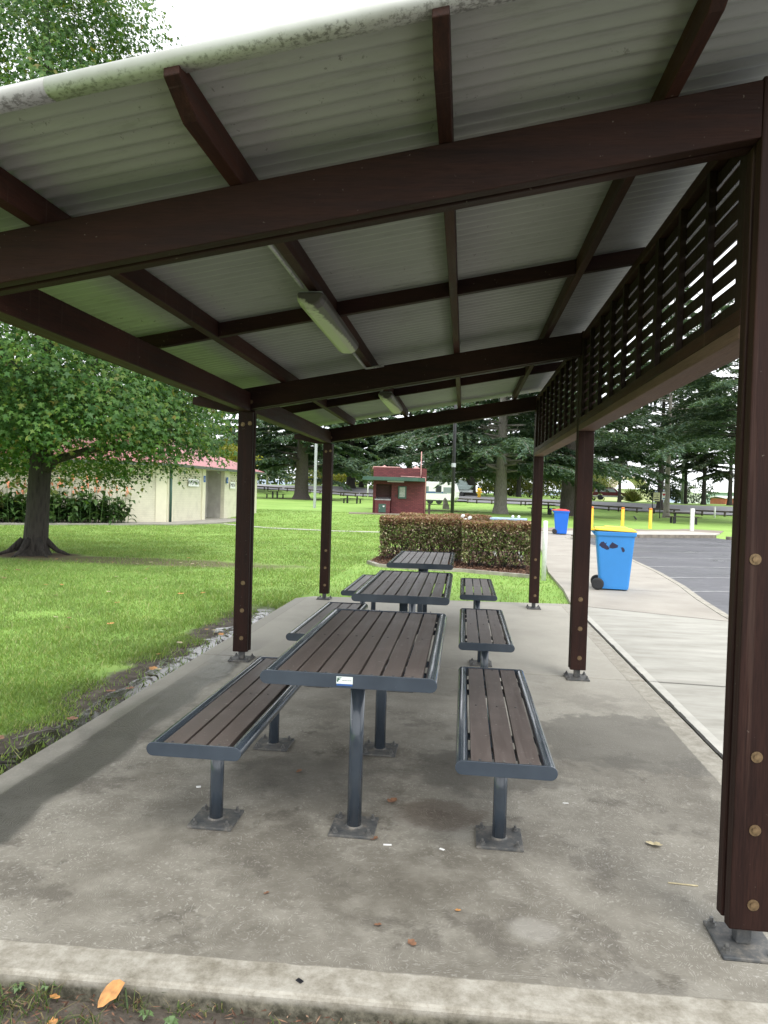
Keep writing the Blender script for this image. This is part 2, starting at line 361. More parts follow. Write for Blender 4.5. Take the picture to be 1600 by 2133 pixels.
M['dark_brick'] = brickm('dark_red_brick', (.05, .014, .012), (.07, .02, .018), (.03, .01, .01))  # darker than the wall brick, for the back of the barbecue recess
M['cream_brick'] = brickm('cream_painted_brick', (.60, .58, .455), (.62, .60, .47), (.56, .54, .42))
M['cream'] = plain('cream_paint', (.64, .615, .47), .6, .06, 3, .05)
M['grey_render'] = plain('grey_render', (.36, .35, .31), .8, .15, 3, .1)
def red_roof():
    g = G('red_roof_sheet', rough=.4, spec=.5); x, y, z = g.xyz()
    g.set('col', g.ramp(g.noise(.8, 4), [(.3, (.30, .085, .09)), (.7, (.40, .135, .135))])); w = g.math('SINE', g.math('MULTIPLY', x, 82.0)); g.bump(w, .6, .02); return g.m
M['red_roof'] = red_roof()
M['red'] = plain('dark_red_paint', (.22, .03, .035), .5)
M['green'] = plain('green_paint', (.035, .085, .065), .5, .15, 4, .05)
M['pink_pipe'] = plain('pinkish_pipe', (.50, .27, .25), .6, .2)
M['black'] = plain('black_paint', (.012, .012, .015), .45, .2)
M['dark_void'] = plain('dark_interior', (.03, .028, .025), .9, .2)
M['blue_bin'] = plain('blue_plastic', (.036, .235, .60), .42, .05, 3, .04)
M['blue_bin2'] = plain('deep_blue_plastic', (.010, .135, .60), .42, .05, 3, .04)
M['yellow_lid'] = plain('yellow_plastic', (.80, .56, .035), .42, .06, 3, .04)
M['red_lid'] = plain('red_plastic', (.62, .045, .055), .42, .06, 3, .04)
M['rubber'] = plain('black_rubber', (.018, .018, .020), .7, .2)
M['patch'] = plain('torn_sticker_film', (.02, .022, .06), .35, .3, 20)
M['pale_blue'] = plain('pale_blue_panel', (.34, .46, .60), .45, .08)
M['glass'] = plain('dark_window_glass', (.03, .04, .045), .08, .1, 3, 0)
M['paleglass'] = plain('pale_window_glass', (.22, .27, .27), .1, .1, 3, 0)
M['burgundy'] = plain('burgundy_car_paint', (.10, .012, .020), .25, .08, 3, 0)
M['stripe'] = plain('blue_stripe', (.05, .11, .24), .4)
M['silver'] = plain('silver_trim', (.45, .45, .46), .35, .1, 4, 0, .5)
M['sage'] = plain('sage_cladding', (.25, .36, .30), .6, .08, 1)
M['brickplain'] = plain('orange_brick', (.42, .13, .075), .8, .15, 1)
M['fence_yellow'] = plain('cream_green_cladding', (.60, .62, .36), .6, .08, .6)
M['stone'] = plain('grey_stone', (.20, .18, .155), .9, .35, 4, .5, 0, 12)
M['sign_cream'] = plain('cream_sign', (.72, .70, .42), .5, .05)
M['sign_blue'] = plain('blue_sign', (.03, .10, .32), .5)
M['ink'] = plain('black_lettering', (.02, .02, .022), .6, .1)
M['heart'] = plain('red_heart_mark', (.45, .02, .03), .5)
M['green_ink'] = plain('green_logo', (.01, .08, .035), .5)
M['sticker'] = plain('white_sticker', (.72, .78, .76), .4, .03)
M['dryleaf'] = plain('tan_dry_leaf', (.46, .22, .07), .6, .35, 40, .3)
M['paleleaf'] = plain('pale_dry_leaf', (.42, .36, .22), .7, .3, 40, .3)
M['brownleaf'] = plain('brown_dry_leaf', (.20, .10, .055), .7, .35, 40, .3)
M['greenleaf'] = plain('green_leaf', (.09, .15, .05), .5, .3, 40, .3)
M['paper'] = plain('white_scrap', (.8, .8, .78), .7, .05)
M['pinkscrap'] = plain('pink_scrap', (.75, .32, .45), .7, .05)
M['green_pole'] = plain('green_treated_pole', (.24, .30, .22), .8, .2, 2)
M['bollard_white'] = plain('chipped_white_post', (.74, .75, .74), .5, .12, 14)
# ------------------------------------------------------------------ camera
F, YAW, PITCH, ROLL = 1509.5711, -0.109375, -0.0245647, 0.0293394
CX, CY, CZ = 1.87456, 0.0, 1.47
cy_, sy_ = math.cos(YAW), math.sin(YAW); cp, sp = math.cos(PITCH), math.sin(PITCH)
fw = Vector((sy_*cp, cy_*cp, sp)); rt = Vector((cy_, -sy_, 0)); up = rt.cross(fw)
rt2 = rt*math.cos(ROLL) + up*math.sin(ROLL); up2 = -rt*math.sin(ROLL) + up*math.cos(ROLL)
cam = bpy.data.cameras.new('camera'); co = bpy.data.objects.new('camera', cam); COL.objects.link(co); SC.camera = co
mw = Matrix((rt2, up2, -fw)).transposed().to_4x4(); mw.translation = (CX, CY, CZ); co.matrix_world = mw
cam.sensor_fit = 'HORIZONTAL'; cam.sensor_width = 36; cam.lens = F/1600*36; cam.clip_start = .05; cam.clip_end = 3000
# ------------------------------------------------------------------ world
el, az = math.radians(58), math.radians(150)
w = bpy.data.worlds.new('World'); SC.world = w; w.use_nodes = True; nt = w.node_tree
sky = nt.nodes.new('ShaderNodeTexSky'); sky.sky_type = 'NISHITA'; sky.sun_disc = False; sky.sun_elevation = el; sky.sun_rotation = az
sky.dust_density = 3; sky.air_density = 1.0
hs = nt.nodes.new('ShaderNodeHueSaturation'); hs.inputs['Saturation'].default_value = .12; hs.inputs['Value'].default_value = 1.0
tcw = nt.nodes.new('ShaderNodeTexCoord'); cn = nt.nodes.new('ShaderNodeTexNoise'); cn.inputs['Scale'].default_value = 2.2; cn.inputs['Detail'].default_value = 5
nt.links.new(tcw.outputs['Generated'], cn.inputs['Vector'])
rp = nt.nodes.new('ShaderNodeValToRGB'); rp.color_ramp.elements[0].color = (7.2, 7.5, 8.0, 1); rp.color_ramp.elements[1].color = (9.6, 9.7, 9.8, 1)
rp.color_ramp.elements[0].position = .3; rp.color_ramp.elements[1].position = .7
nt.links.new(cn.outputs['Fac'], rp.inputs[0])
mxw = nt.nodes.new('ShaderNodeMix'); mxw.data_type = 'RGBA'; mxw.inputs[0].default_value = .72
nt.links.new(sky.outputs[0], hs.inputs['Color']); nt.links.new(hs.outputs[0], mxw.inputs[6]); nt.links.new(rp.outputs[0], mxw.inputs[7])
nt.links.new(mxw.outputs[2], nt.nodes['Background'].inputs[0]); nt.nodes['Background'].inputs[1].default_value = .15
sun = bpy.data.lights.new('sun', 'SUN'); sun.energy = 1.0; sun.angle = math.radians(25); sun.color = (1, .97, .92)
so = bpy.data.objects.new('sun', sun); COL.objects.link(so)
sd = Vector((math.sin(az)*math.cos(el), math.cos(az)*math.cos(el), math.sin(el))); so.rotation_euler = sd.to_track_quat('Z', 'Y').to_euler()
SC.view_settings.view_transform = 'Standard'; SC.view_settings.look = 'None'; SC.view_settings.exposure = .95; SC.view_settings.gamma = 1
SC.render.engine = 'CYCLES'; SC.cycles.use_denoising = True; SC.cycles.max_bounces = 10; SC.cycles.diffuse_bounces = 6; SC.cycles.transparent_max_bounces = 8
# ------------------------------------------------------------------ terrain
TP = np.array([(-5,44,.35),(5,44,.3),(-30,44,.3),(25,45,0),(12,44,.0),(30,60,0),(27.9,77.3,.05),(34,74,0),(20,80,.15),(5,88.9,.5),(-10,95,.87),(-26,102,1.45),
 (3,53,.45),(5,68,.4),(-8,77,.45),(-15,85,.7),(-25,92,.6),(-5,60,.4),(15,60,.05),(22,68,.03),(39,86,1.2),(32.6,87,1.2),(21,93,1.35),(10,99,1.47),(-5,105,1.9),(-21,112,2.4),(-35,108,1.6),(-34,117,2.5),
 (45,96,1.47),(36,97,1.47),(15,110,1.5),(0,116,2),(-17,122,3.0),(-40,122,2.8),(50,130,1.5),(20,140,1.5),(-10,140,3),(80,200,1.5),(0,200,2.5),(70,90,1.2),(60,70,0),(-60,90,1),(-60,120,2.5)], float)
def T(X, Y):
    X = np.asarray(X, float); Y = np.asarray(Y, float)
    d2 = (X[..., None]-TP[:, 0])**2 + (Y[..., None]-TP[:, 1])**2
    s = 6.5; dm = d2.min(-1, keepdims=True); wgt = np.exp(-(d2-dm)/(2*s*s)); v = (wgt*TP[:, 2]).sum(-1)/wgt.sum(-1)
    t = np.clip((Y-33)/11, 0, 1); return v*t*t*(3-2*t)
def Tz(x, y): return float(T(np.array(x), np.array(y)))
def at(px, d, dz=0.0):
    lat = (px-800)/F*d; x, y = CX+lat*.99403+d*-.10916, CY+lat*.10916+d*.99403
    return (x, y, Tz(x, y)+dz)
def inpoly(X, Y, P):
    r = np.zeros(X.shape, bool); n = len(P)
    for i in range(n):
        (x0, y0), (x1, y1) = P[i], P[(i+1) % n]
        c = ((y0 > Y) != (y1 > Y)) & (X < (x1-x0)*(Y-y0)/((y1-y0) if y1 != y0 else 1e-9)+x0); r ^= c
    return r
KERB = [(5.0, -6), (5.1, 4), (5.2, 8.0), (5.30, 9.97), (5.47, 11.6), (5.72, 13.4), (5.95, 16.0), (6.12, 19.8), (6.05, 25.0), (5.85, 27.0), (5.80, 28.6), (6.2, 29.8), (7.0, 30.5), (9.6, 32.3), (13.2, 34.3)]
ASPH = KERB + [(13.4, 32.9), (30, 39), (40, 30), (40, -6)]
PATH = [(3.424, -6), (3.424, 10.44), (3.55, 12.2), (3.58, 13.5), (3.62, 15), (3.96, 18.7), (4.4, 25), (4.4, 31), (4.9, 33.5), (6.3, 34.0), (8.9, 33.6)] + [(7.0, 30.5), (6.2, 29.8), (5.80, 28.6), (5.85, 27.0), (6.05, 25.0), (6.12, 19.8), (5.95, 16.0), (5.72, 13.4), (5.47, 11.6), (5.30, 9.97), (5.2, 8.0), (5.1, 4), (5.0, -6)]
def ground():
    def axis(lo, hi, segs):
        out = [lo]
        while out[-1] < hi:
            c = out[-1]; st = next(s for b, s in segs if c < b); out.append(c+st)
        return np.array(out)
    xs = axis(-600, 620, [(-120, 40), (-40, 4), (-14, 1.5), (-3, .5), (7, .35), (16, .7), (50, 1.5), (130, 4), (1e9, 40)])
    ys = axis(-60, 900, [(-4, 6), (34, .5), (130, 1.2), (220, 5), (1e9, 60)])
    X, Y = np.meshgrid(xs, ys); Z = T(X, Y)
    big = (X > 3.9) & (X < 40) & (Y < 33)
    ins = inpoly(X, Y, ASPH) & (X > 5.0) | (inpoly(X, Y, PATH) & (X > 3.9) & (Y < 31) & ~(X < 4.8) | (inpoly(X, Y, PATH) & (X > 3.8) & (Y < 15)))
    Z = Z - .055 + rng.normal(0, .006, Z.shape) * (np.abs(X) < 60)
    Z = np.where(ins, -.25, Z)
    Z = np.where((X > -.25) & (X < 3.3) & (Y > 2.3) & (Y < 10.1), -.25, Z)
    ny, nx = X.shape; idx = np.arange(nx*ny).reshape(ny, nx)
    me = bpy.data.meshes.new('ground'); me.vertices.add(nx*ny); me.vertices.foreach_set('co', np.stack([X, Y, Z], -1).astype(np.float32).ravel())
    q = np.stack([idx[:-1, :-1], idx[:-1, 1:], idx[1:, 1:], idx[1:, :-1]], -1).reshape(-1, 4)
    me.loops.add(q.size); me.loops.foreach_set('vertex_index', q.ravel().astype(np.int32)); me.polygons.add(len(q)); me.polygons.foreach_set('loop_start', np.arange(0, q.size, 4, dtype=np.int32))
    me.update(calc_edges=True); o = link(me, 'ground', M['ground'], None, True); tag(o, kind='structure')
ground()
def slabpoly(name, P, z0, z1, mat, kind='structure', bevel=0):
    b = MB(); b.prism(P, lambda x, y, t: (x, y, z0+(z1-z0)*t)); o = b.build(name, mat, None, bevel=bevel); return tag(o, kind=kind)
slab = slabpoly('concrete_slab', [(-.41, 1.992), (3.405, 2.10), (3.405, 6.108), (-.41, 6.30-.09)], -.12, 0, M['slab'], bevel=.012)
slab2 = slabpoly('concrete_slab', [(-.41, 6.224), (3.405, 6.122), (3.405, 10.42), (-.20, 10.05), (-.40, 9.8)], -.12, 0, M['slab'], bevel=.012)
slabpoly('path', PATH, -.14, .0, M['path'], bevel=.006)
slabpoly('car_park', ASPH, -.3, -.075, M['asphalt'])
# joints cut across the path: thin dark grooves
def groove(a, b_, w_=.012, z=.004):
    m = MB(); d = Vector((b_[0]-a[0], b_[1]-a[1])).normalized(); n = Vector((-d.y, d.x))*w_/2
    m.add([(a[0]-n.x, a[1]-n.y, z), (b_[0]-n.x, b_[1]-n.y, z), (b_[0]+n.x, b_[1]+n.y, z), (a[0]+n.x, a[1]+n.y, z)], [(0, 1, 2, 3)])
    return m
gm = MB()
for a, b_, w_ in (((3.43, 6.10), (5.1, 6.0), .012), ((3.58, 10.22), (5.25, 9.47), .014), ((3.7, 15.0), (5.8, 14.4), .012), ((3.8, 19.5), (6.0, 19.0), .014), ((4.2, 24.0), (6.0, 23.6), .016), ((3.8, 12.6), (5.5, 12.2), .010)):
    m = groove(a, b_, w_); gm.add(m.v, m.f)
tag(gm.build('path_joint', M['dark_void']), kind='structure')
mg = MB()
for i in range(60):
    y0 = 2.1+i*.137; xo = 3.414+random.uniform(-.004, .004); wj = random.uniform(.006, .014)
    mg.add([(xo-wj, y0, .0045), (xo+wj, y0, .0045), (xo+wj+random.uniform(-.004, .004), y0+.139, .0045), (xo-wj, y0+.139, .0045)], [(0, 1, 2, 3)])
tag(mg.build('expansion_joint', M['dark_void']), kind='structure')
eb = MB().box(3.426, 3.495, 2, 10.4, -.02, .004); tag(eb.build('path_edge', plain('pale_trowelled_edge', (.44, .43, .385), .7, .12, 6)), kind='structure')
# kerb along the car park
kb = MB(); 
for i in range(1, 12):
    (x0, y0), (x1, y1) = KERB[i], KERB[i+1]; d = Vector((x1-x0, y1-y0)).normalized(); n = Vector((d.y, -d.x))
    kb.hexa([(x0, y0, -.2), (x0+n.x*.15, y0+n.y*.15, -.2), (x1+n.x*.15, y1+n.y*.15, -.2), (x1, y1, -.2), (x0, y0, .006), (x0+n.x*.13, y0+n.y*.13, -.012), (x1+n.x*.13, y1+n.y*.13, -.012), (x1, y1, .006)])
tag(kb.build('kerb', M['kerb']), kind='structure')
kb = MB()
for i in range(11, 14):
    (x0, y0), (x1, y1) = KERB[i], KERB[i+1]; d = Vector((x1-x0, y1-y0)).normalized(); n = Vector((d.y, -d.x))
    kb.hexa([(x0, y0, -.2), (x0+n.x*.15, y0+n.y*.15, -.2), (x1+n.x*.15, y1+n.y*.15, -.2), (x1, y1, -.2), (x0, y0, .06), (x0+n.x*.13, y0+n.y*.13, .055), (x1+n.x*.13, y1+n.y*.13, .055), (x1, y1, .06)])
x0, y0 = 13.4, 32.9
kb.hexa([(13.4, 32.9, -.2), (30, 39, -.2), (29.9, 39.2, -.2), (13.3, 33.1, -.2), (13.4, 32.9, .06), (30, 39, .06), (29.9, 39.2, .06), (13.3, 33.1, .06)])
tag(kb.build('kerb', M['kerb_dark']), kind='structure')
slabpoly('apron', [(5.6, 31.2), (6.9, 30.6), (9.6, 32.4), (13.2, 34.4), (14.5, 37.4), (13.2, 38.6), (8.9, 35.4), (6.0, 34.3)], -.1, .028, M['apron'])
slabpoly('apron', [(3.5, 34), (6.0, 34.3), (8.9, 35.4), (13.2, 38.6), (14.5, 37.4), (15.9, 41.0), (14.6, 42.2), (9, 41.6), (4, 40)], -.1, .020, M['apron_dark'])
lm = MB()
for x, y, L in ((5.75, 13.1, 5), (6.05, 15.4, 5), (6.25, 17.8, 5), (6.3, 20.4, 4.4), (6.3, 22.7, 5), (6.3, 25.3, 4), (6.5, 28.0, 4)):
    d = Vector((1, .31)).normalized(); m = groove((x, y), (x+d.x*L*1.6, y+d.y*L*1.6), .075, -.070); lm.add(m.v, m.f)
tag(lm.build('parking_line', M['line']), kind='structure')
# road beyond the lawn
def road():
    V = []; f = []; n = 140
    for i in range(n+1):
        X0 = -90+i*1.6; Y0 = 92.4-.47*X0
        for j, t in enumerate(np.linspace(0, 11.5, 9)):
            x, y = X0+t*.425, Y0+t*.905; V.append((x, y, Tz(x, y)+.04))
    for i in range(n):
        for j in range(8): a = i*9+j; f.append((a, a+9, a+10, a+1))
    m = MB(); m.add(V, f); tag(m.build('road', M['road'], None, True), kind='structure')
road()
def lawn_path():
    m = MB(); P = [(-8.6, 30.6), (-6, 28.6), (-3.2, 28.0), (0, 28.6), (4.4, 30.2)]
    for (a, b_), (c, d) in zip(P[:-1], P[1:]): m.hexa([(a, b_, -.1), (c, d, -.1), (c, d+.45, -.1), (a, b_+.45, -.1), (a, b_, -.03), (c, d, -.03), (c, d+.45, -.03), (a, b_+.45, -.03)])
    tag(m.build('path', M['apron']), kind='structure')
lawn_path()
slabpoly('path', [(-16, 23.4), (-9.9, 28.3), (-8.8, 31), (-8.6, 40.5), (-11, 41), (-12, 31), (-18, 25)], -.1, .012, plain('toilet_paving', (.27, .255, .225), .8, .2, 2))
# ------------------------------------------------------------------ picnic shelter
SL = .17577; ZL = 2.1543; RD = .1825; W = 2.8446; YS = (2.515, 6.0902, 9.8352); HP = .0629
def zrt(x): return ZL+RD+SL*x            # rafter top
def zrb(x): return ZL+SL*x
def zs(x): return 2.440+SL*x              # sheet underside
sh = empty('picnic_shelter', (0, 0, 0), 0, 'open timber picnic shelter with corrugated skillion roof and louvred side screen', 'shelter')
def bolt_mesh():
    b = MB(); b.lathe([(.0185, -.0005), (.0185, -.003), (.0115, -.0031)], (0, 0, 0), 16, 'y'); b.lathe([(.0108, -.0031), (.0108, -.0065), (.004, -.0068)], (0, 0, 0), 6, 'y'); return b
BOLT = bolt_mesh().build('bolt', M['bolt'], sh); bolt_first = [True]
def bolt(parent, x, y, z):
    if bolt_first[0]: o = BOLT; bolt_first[0] = False
    else: o = BOLT.copy(); COL.objects.link(o)
    o.parent = parent; o.location = (x, y, z)
ANCH = MB().lathe([(.014, .0125), (.014, .0155)], (0, 0, 0), 10).lathe([(.0105, .0156), (.0105, .0235)], (0, 0, 0), 6).lathe([(.0055, .0236), (.0055, .034), (.004, .0345)], (0, 0, 0), 8).build('anchor_bolt', M['anchor'], sh); anch_first = [True]
def anchor(parent, x, y, s=1.0):
    if anch_first[0]: o = ANCH; anch_first[0] = False
    else: o = ANCH.copy(); COL.objects.link(o)
    o.parent = parent; o.location = (x, y, .0125*(1-s)); o.scale = (s, s, s)
def post(x, y, ztop, boltz):
    b = MB()
    for s in (-1, 1):
        ya, yb = (y+s*HP, y+s*.012) if s < 0 else (y+.012, y+HP)
        b.hexa([(x-HP, ya, .080), (x+HP, ya, .080), (x+HP, yb, .074), (x-HP, yb, .074), (x-HP, ya, ztop), (x+HP, ya, ztop), (x+HP, yb, ztop), (x-HP, yb, ztop)])
    b.box(x-HP+.012, x+HP-.012, y-.0118, y+.0118, .10, ztop-.002)
    p = b.build('post', M['wood_z'], sh, bevel=.005)
    q = MB(); q.box(x-.092, x+.092, y-.105, y+.10, .001, .013); q.box(x-.024, x+.024, y-.024, y+.024, .013, .10)
    q.build('base_plate', M['plate'], p, bevel=.003)
    for sx in (-1, 1):
        for sy in (-1, 1): anchor(p, x+sx*.072, y+sy*.075, 1.25)
    for bx, bz in boltz: bolt(p, x+bx, y-HP, bz)
    return p
for i, y in enumerate(YS):
    post(0, y, zrb(-HP)-.001, [(.015, .674), (.012, .437), (.012, .199), (-.02, 2.03), (.042, 2.04)])
    post(W, y, zrt(W), [(.0, .653), (.004, .413), (.008, .167), (-.03, 1.295)] if i == 0 else [(.0, .66), (.004, .42), (.008, .18)])
for i, y in enumerate(YS):
    b = MB(); xe = W-HP-.001
    for s in (-1, 1):
        ya, yb = sorted((y+s*HP, y+s*.009))
        b.prism([(-.47, zrt(-.47)), (-.47, zrt(-.47)-.06), (-.13, zrb(-.13)), (xe, zrb(xe)), (xe, zrt(xe))], lambda a, c, t, ya=ya, yb=yb: (a, ya+(yb-ya)*t, c))
    b.box(.4, .6, y-.0085, y+.0085, zrb(.6)+.02, zrt(.4)-.02)
    r = b.build('rafter', M['wood_x'], sh, bevel=.004)
    for bx, bz in ((-.018, 2.214), (.045, 2.222)): bolt(r, bx, y-HP, bz)
for x in (-.40, .322, 1.055, 1.775, 2.50, 3.20):
    b = MB(); hw = .0225; y0, y1 = 1.90, 9.99
    P = [(y0, zs(x)-.002), (y0, zs(x)-.045), (y0+.14, zrt(x)+.002), (y1-.14, zrt(x)+.002), (y1, zs(x)-.045), (y1, zs(x)-.002)]
    b.prism(P, lambda a, c, t, x=x: (x-hw+2*hw*t, a, c+SL*(2*t-1)*hw*.9))
    b.build('purlin', M['wood_y'], sh, bevel=.003)
for y in (4.32, 7.86):
    for xa, xb in ((-.377, .299), (.345, 1.032), (1.078, 1.752), (1.798, 2.477), (2.523, 2.86)):
        b = MB(); b.hexa([(xa, y, zrt(xa)+.006), (xb, y, zrt(xb)+.006), (xb, y+.045, zrt(xb)+.006), (xa, y+.045, zrt(xa)+.006), (xa, y, zs(xa)-.012), (xb, y, zs(xb)-.012), (xb, y+.045, zs(xb)-.012), (xa, y+.045, zs(xa)-.012)])
        b.build('blocking', M['wood_x'], sh, bevel=.003)
for ya, yb in ((YS[0]+HP, YS[1]-HP), (YS[1]+HP, YS[2]-HP)):
    MB().box(-.045, .045, ya+.001, yb-.001, 2.142, 2.30).build('eave_beam', M['wood_y'], sh, bevel=.004)
    # louvred screen between the tall posts
    sc_ = MB(); xi = 2.782
    ym = ya+.001; yM = yb-.001
    top = 2.812; nsl = 9; z0 = 2.135; pitch = (top-.05-z0)/nsl
    for k in range(nsl):
        zc = z0+pitch*(k+.5)
        sc_.hexa([(xi+.030, ym+.04, zc-.032), (xi+.056, ym+.04, zc-.012), (xi+.056, yM-.04, zc-.012), (xi+.030, yM-.04, zc-.032), (xi+.030, ym+.04, zc+.020), (xi+.056, ym+.04, zc+.040), (xi+.056, yM-.04, zc+.040), (xi+.030, yM-.04, zc+.020)])
    scr = sc_.build('louvre_screen', M['wood_dark'], sh)
    b = MB(); b.box(xi-.002, xi+.124, ym, yM, 2.030, 2.078); b.build('bottom_rail', M['wood_rail'], scr, bevel=.004)
    b = MB(); b.box(xi-.001, xi+.1, ym, yM, 2.0785, 2.134); b.build('bottom_plate', M['wood_y'], scr, bevel=.003)
    b = MB(); b.box(xi, xi+.10, ym, yM, top-.05, top); b.build('top_plate', M['wood_y'], scr, bevel=.003)
    n = 9; L = yM-ym
    for k in range(n+1):
        yc = ym+.022+(L-.044)*k/n; thick = (k % 3 == 0)
        hw = .032 if thick else .019
        if k == 0: yc = ym+.033
        if k == n: yc = yM-.033
        MB().box(xi+.001, xi+.029, yc-hw, yc+hw, 2.1345, top-.0505).build('batten', M['wood_dark'], scr, bevel=.002)
def roof():
    n = int((10.16-1.94)/.076*8); ys = np.linspace(1.94, 10.16, n); amp = .0105
    zz = amp*np.sin(2*np.pi*ys/.076)+amp+.001
    zz += np.where(np.abs(((ys-1.94) % .762)-.04) < .012, -.007, 0)
    xs = np.linspace(-.55, 3.36, 5); V = []
    for x in xs:
        for y, z in zip(ys, zz): V.append((x, y, zs(x)+z))
    f = []
    for i in range(4):
        for j in range(n-1): a = i*n+j; f.append((a, a+n, a+n+1, a+1))
    m = MB(); m.add(V, f); o = m.build('roof_sheet', M['sheet'], sh, True)
    sd_ = o.modifiers.new('thickness', 'SOLIDIFY'); sd_.thickness = .002
    # rolled barge cap over the near end, with joints
    for k, (xa, xb) in enumerate(((-.56, .70), (.7005, 2.45), (2.4505, 3.38))):
        m = MB()
        prof = [(1.962, -.006), (1.950, -.016), (1.915, -.024)]+[(1.905+.023*math.sin(math.radians(a)), .001-.024*math.cos(math.radians(a))) for a in np.linspace(0, -185, 18)]+[(1.93, .028), (2.06, .024)]
        nb = len(prof); V = [(xa, y, zs(xa)+z) for y, z in prof]+[(xb, y, zs(xb)+z) for y, z in prof]
        m.add(V, [(i, i+1, nb+i+1, nb+i) for i in range(nb-1)]); o = m.build('barge_cap', M['barge'], sh, True)
        s2 = o.modifiers.new('thickness', 'SOLIDIFY'); s2.thickness = .0015 if k != 1 else .004
roof()
# light fittings hang from the middle purlin
def light(y, L, label):
    x = 1.045; e = empty('light_fitting', (x, y, zrt(x)-.002), 0, label, 'light', 'weatherproof batten lights under the roof')
    m = MB(); P = [(-.075, -.012), (-.078, -.04), (-.060, -.070), (-.030, -.088), (.030, -.088), (.060, -.070), (.078, -.04), (.075, -.012)]
    t0 = [(.94*a, b_*.9) for a, b_ in P]
    n = len(P); V = []
    for yy, s in ((-L/2, .86), (-L/2+.05, 1), (L/2-.05, 1), (L/2, .86)): V += [(a*s, yy, b_*s) for a, b_ in P]
    fs = [(i*n+k, i*n+(k+1) % n, (i+1)*n+(k+1) % n, (i+1)*n+k) for i in range(3) for k in range(n)]+[tuple(range(n))[::-1], tuple(range(3*n, 4*n))]
    m.add(V, fs); m.build('diffuser', M['lamp'], e, bevel=.008)
    MB().box(-.06, .06, -L/2+.02, L/2-.02, -.0115, -.001).build('housing', M['galv'], e)
light(4.36, 1.28, 'grimy white batten light, the large near one under the roof')
light(8.0, 1.28, 'pale batten light, the smaller far one over the last table')
def conduit(ya, yb, hook, label):
    x = 1.016; m = MB(); z = zrt(x)+.004
    pts = [(x, ya, z), (x, yb-.03, z)]
    if hook: pts += [(x+.01, yb-.008, z-.004), (x+.04, yb, z), (x+.16, yb, z+.02)]
    m.path(pts, .010, 8); return tag(m.build('conduit', M['barge'], None, True), label, 'conduit', 'conduit runs along the middle purlin')
conduit(2.60, 3.70, False, 'white conduit running along the purlin to the near light')
conduit(5.02, 6.02, True, 'white conduit with a hooked end beyond the near light')
conduit(6.16, 7.34, False, 'short white conduit leading to the far light')
# ------------------------------------------------------------------ tables and benches
def stadium(hw, hh, n=8):
    P = []
    for k in range(n+1): a = -math.pi/2+math.pi*k/n; P.append((hw-hh+hh*math.cos(a), hh*math.sin(a)))
    for k in range(n+1): a = math.pi/2+math.pi*k/n; P.append((-(hw-hh)+hh*math.cos(a), hh*math.sin(a)))
    return P
def furniture(name, width, L, zt, nsl, legx, steel, label, cat, group):
    e = empty(name, (0, 0, 0), 0, label, cat, group); hh = .027; zc = zt-.022
    f = MB(); hw = width/2
    for s in (-1, 1):
        f.path([(s*(hw-hh), .009, zc), (s*(hw-hh), L-.009, zc)], hh-.001, 16, False)
    for y in (.20, .42, L-.42, L-.20): f.box(-hw+.03, hw-.03, y-.018, y+.018, zc-.024, zc-.004)
    f.build('frame', steel, e, True)
    for y in (0, L-.009):
        c = MB(); P = stadium(hw, hh+.001); c.prism(P, lambda a, b_, t, y=y: (a, y+.009*t, zc+b_)); c.build('end_plate', steel, e, bevel=.0015)
    m = MB(); inner = 2*(hw-2*hh)-.016; gap = .011; wS = (inner-gap*(nsl-1))/nsl
    for k in range(nsl):
        xa = -inner/2+k*(wS+gap); dz = random.uniform(-.001, .001)
        m.box(xa, xa+wS, .011, L-.011, zt-.025+dz, zt+dz)
    nslf = len(m.f); sm = m
    for k in range(nsl):
        xa = -inner/2+k*(wS+gap)+wS/2
        for y in (.035, L/2, L-.035): sm.lathe([(.006, zt), (.006, zt+.0025), (.002, zt+.003)], (xa+random.uniform(-.01, .01), y, 0), 8)
    sl = m.build('tabletop' if nsl > 3 else 'seat', M['slat'], e, bevel=.002); sl.data.materials.append(M['plate'])
    for p_ in sl.data.polygons:
        if p_.index >= nslf: p_.material_index = 1
    for y in (L/2-.49, L/2+.49):
        lg = MB(); lg.tube((0, y, .0135), (0, y, zc-.022), legx, 20); o = lg.build('leg', steel, e, True)
        p = MB(); p.box(-.098, .098, y-.098, y+.098, .001, .0125); p.lathe([(legx+.008, .0125), (legx+.001, .019)], (0, y, 0), 16); p.build('base_plate', M['plate'], o, bevel=.002)
        for sx in (-1, 1):
            for sy in (-1, 1): anchor(o, sx*.073, y+sy*.073)
        MB().box(-.16 if nsl > 3 else -.1, .16 if nsl > 3 else .1, y-.02, y+.02, zc-.0265, zc-.0245).build('leg_bracket', steel, o)
    return e
tabs = 'slatted picnic tables in a row under the shelter'; bens = 'slatted benches beside the picnic tables'
t1 = furniture('picnic_table', .71, 1.60, .750, 7, .032, M['steel_chip'], 'nearest brown slatted table, chipped blue-grey frame with white maker sticker', 'table', tabs)
t1.location = (1.440, 2.81, 0)
s_ = MB().box(-.043, .022, -.0032, -.0004, .718, .746); stk = s_.build('sticker', M['sticker'], t1)
MB().box(-.042, .021, -.0032, -.0004, .7105, .7170).build('blue_strip', M['sign_blue'], t1)
lg = MB(); lg.prism([(-.040, .725), (-.036, .725), (-.034, .733), (-.028, .7345), (-.027, .737), (-.033, .736), (-.032, .739), (-.024, .7405), (-.022, .7435), (-.034, .742), (-.0375, .737)], lambda a, b_, t: (a, -.0040+.0006*t, b_))
lg.prism([(-.041, .728), (-.0395, .728), (-.0375, .741), (-.034, .7432), (-.037, .7438), (-.0395, .741)], lambda a, b_, t: (a, -.0040+.0006*t, b_)); lg.build('logo', M['green_ink'], stk)
lg = MB()
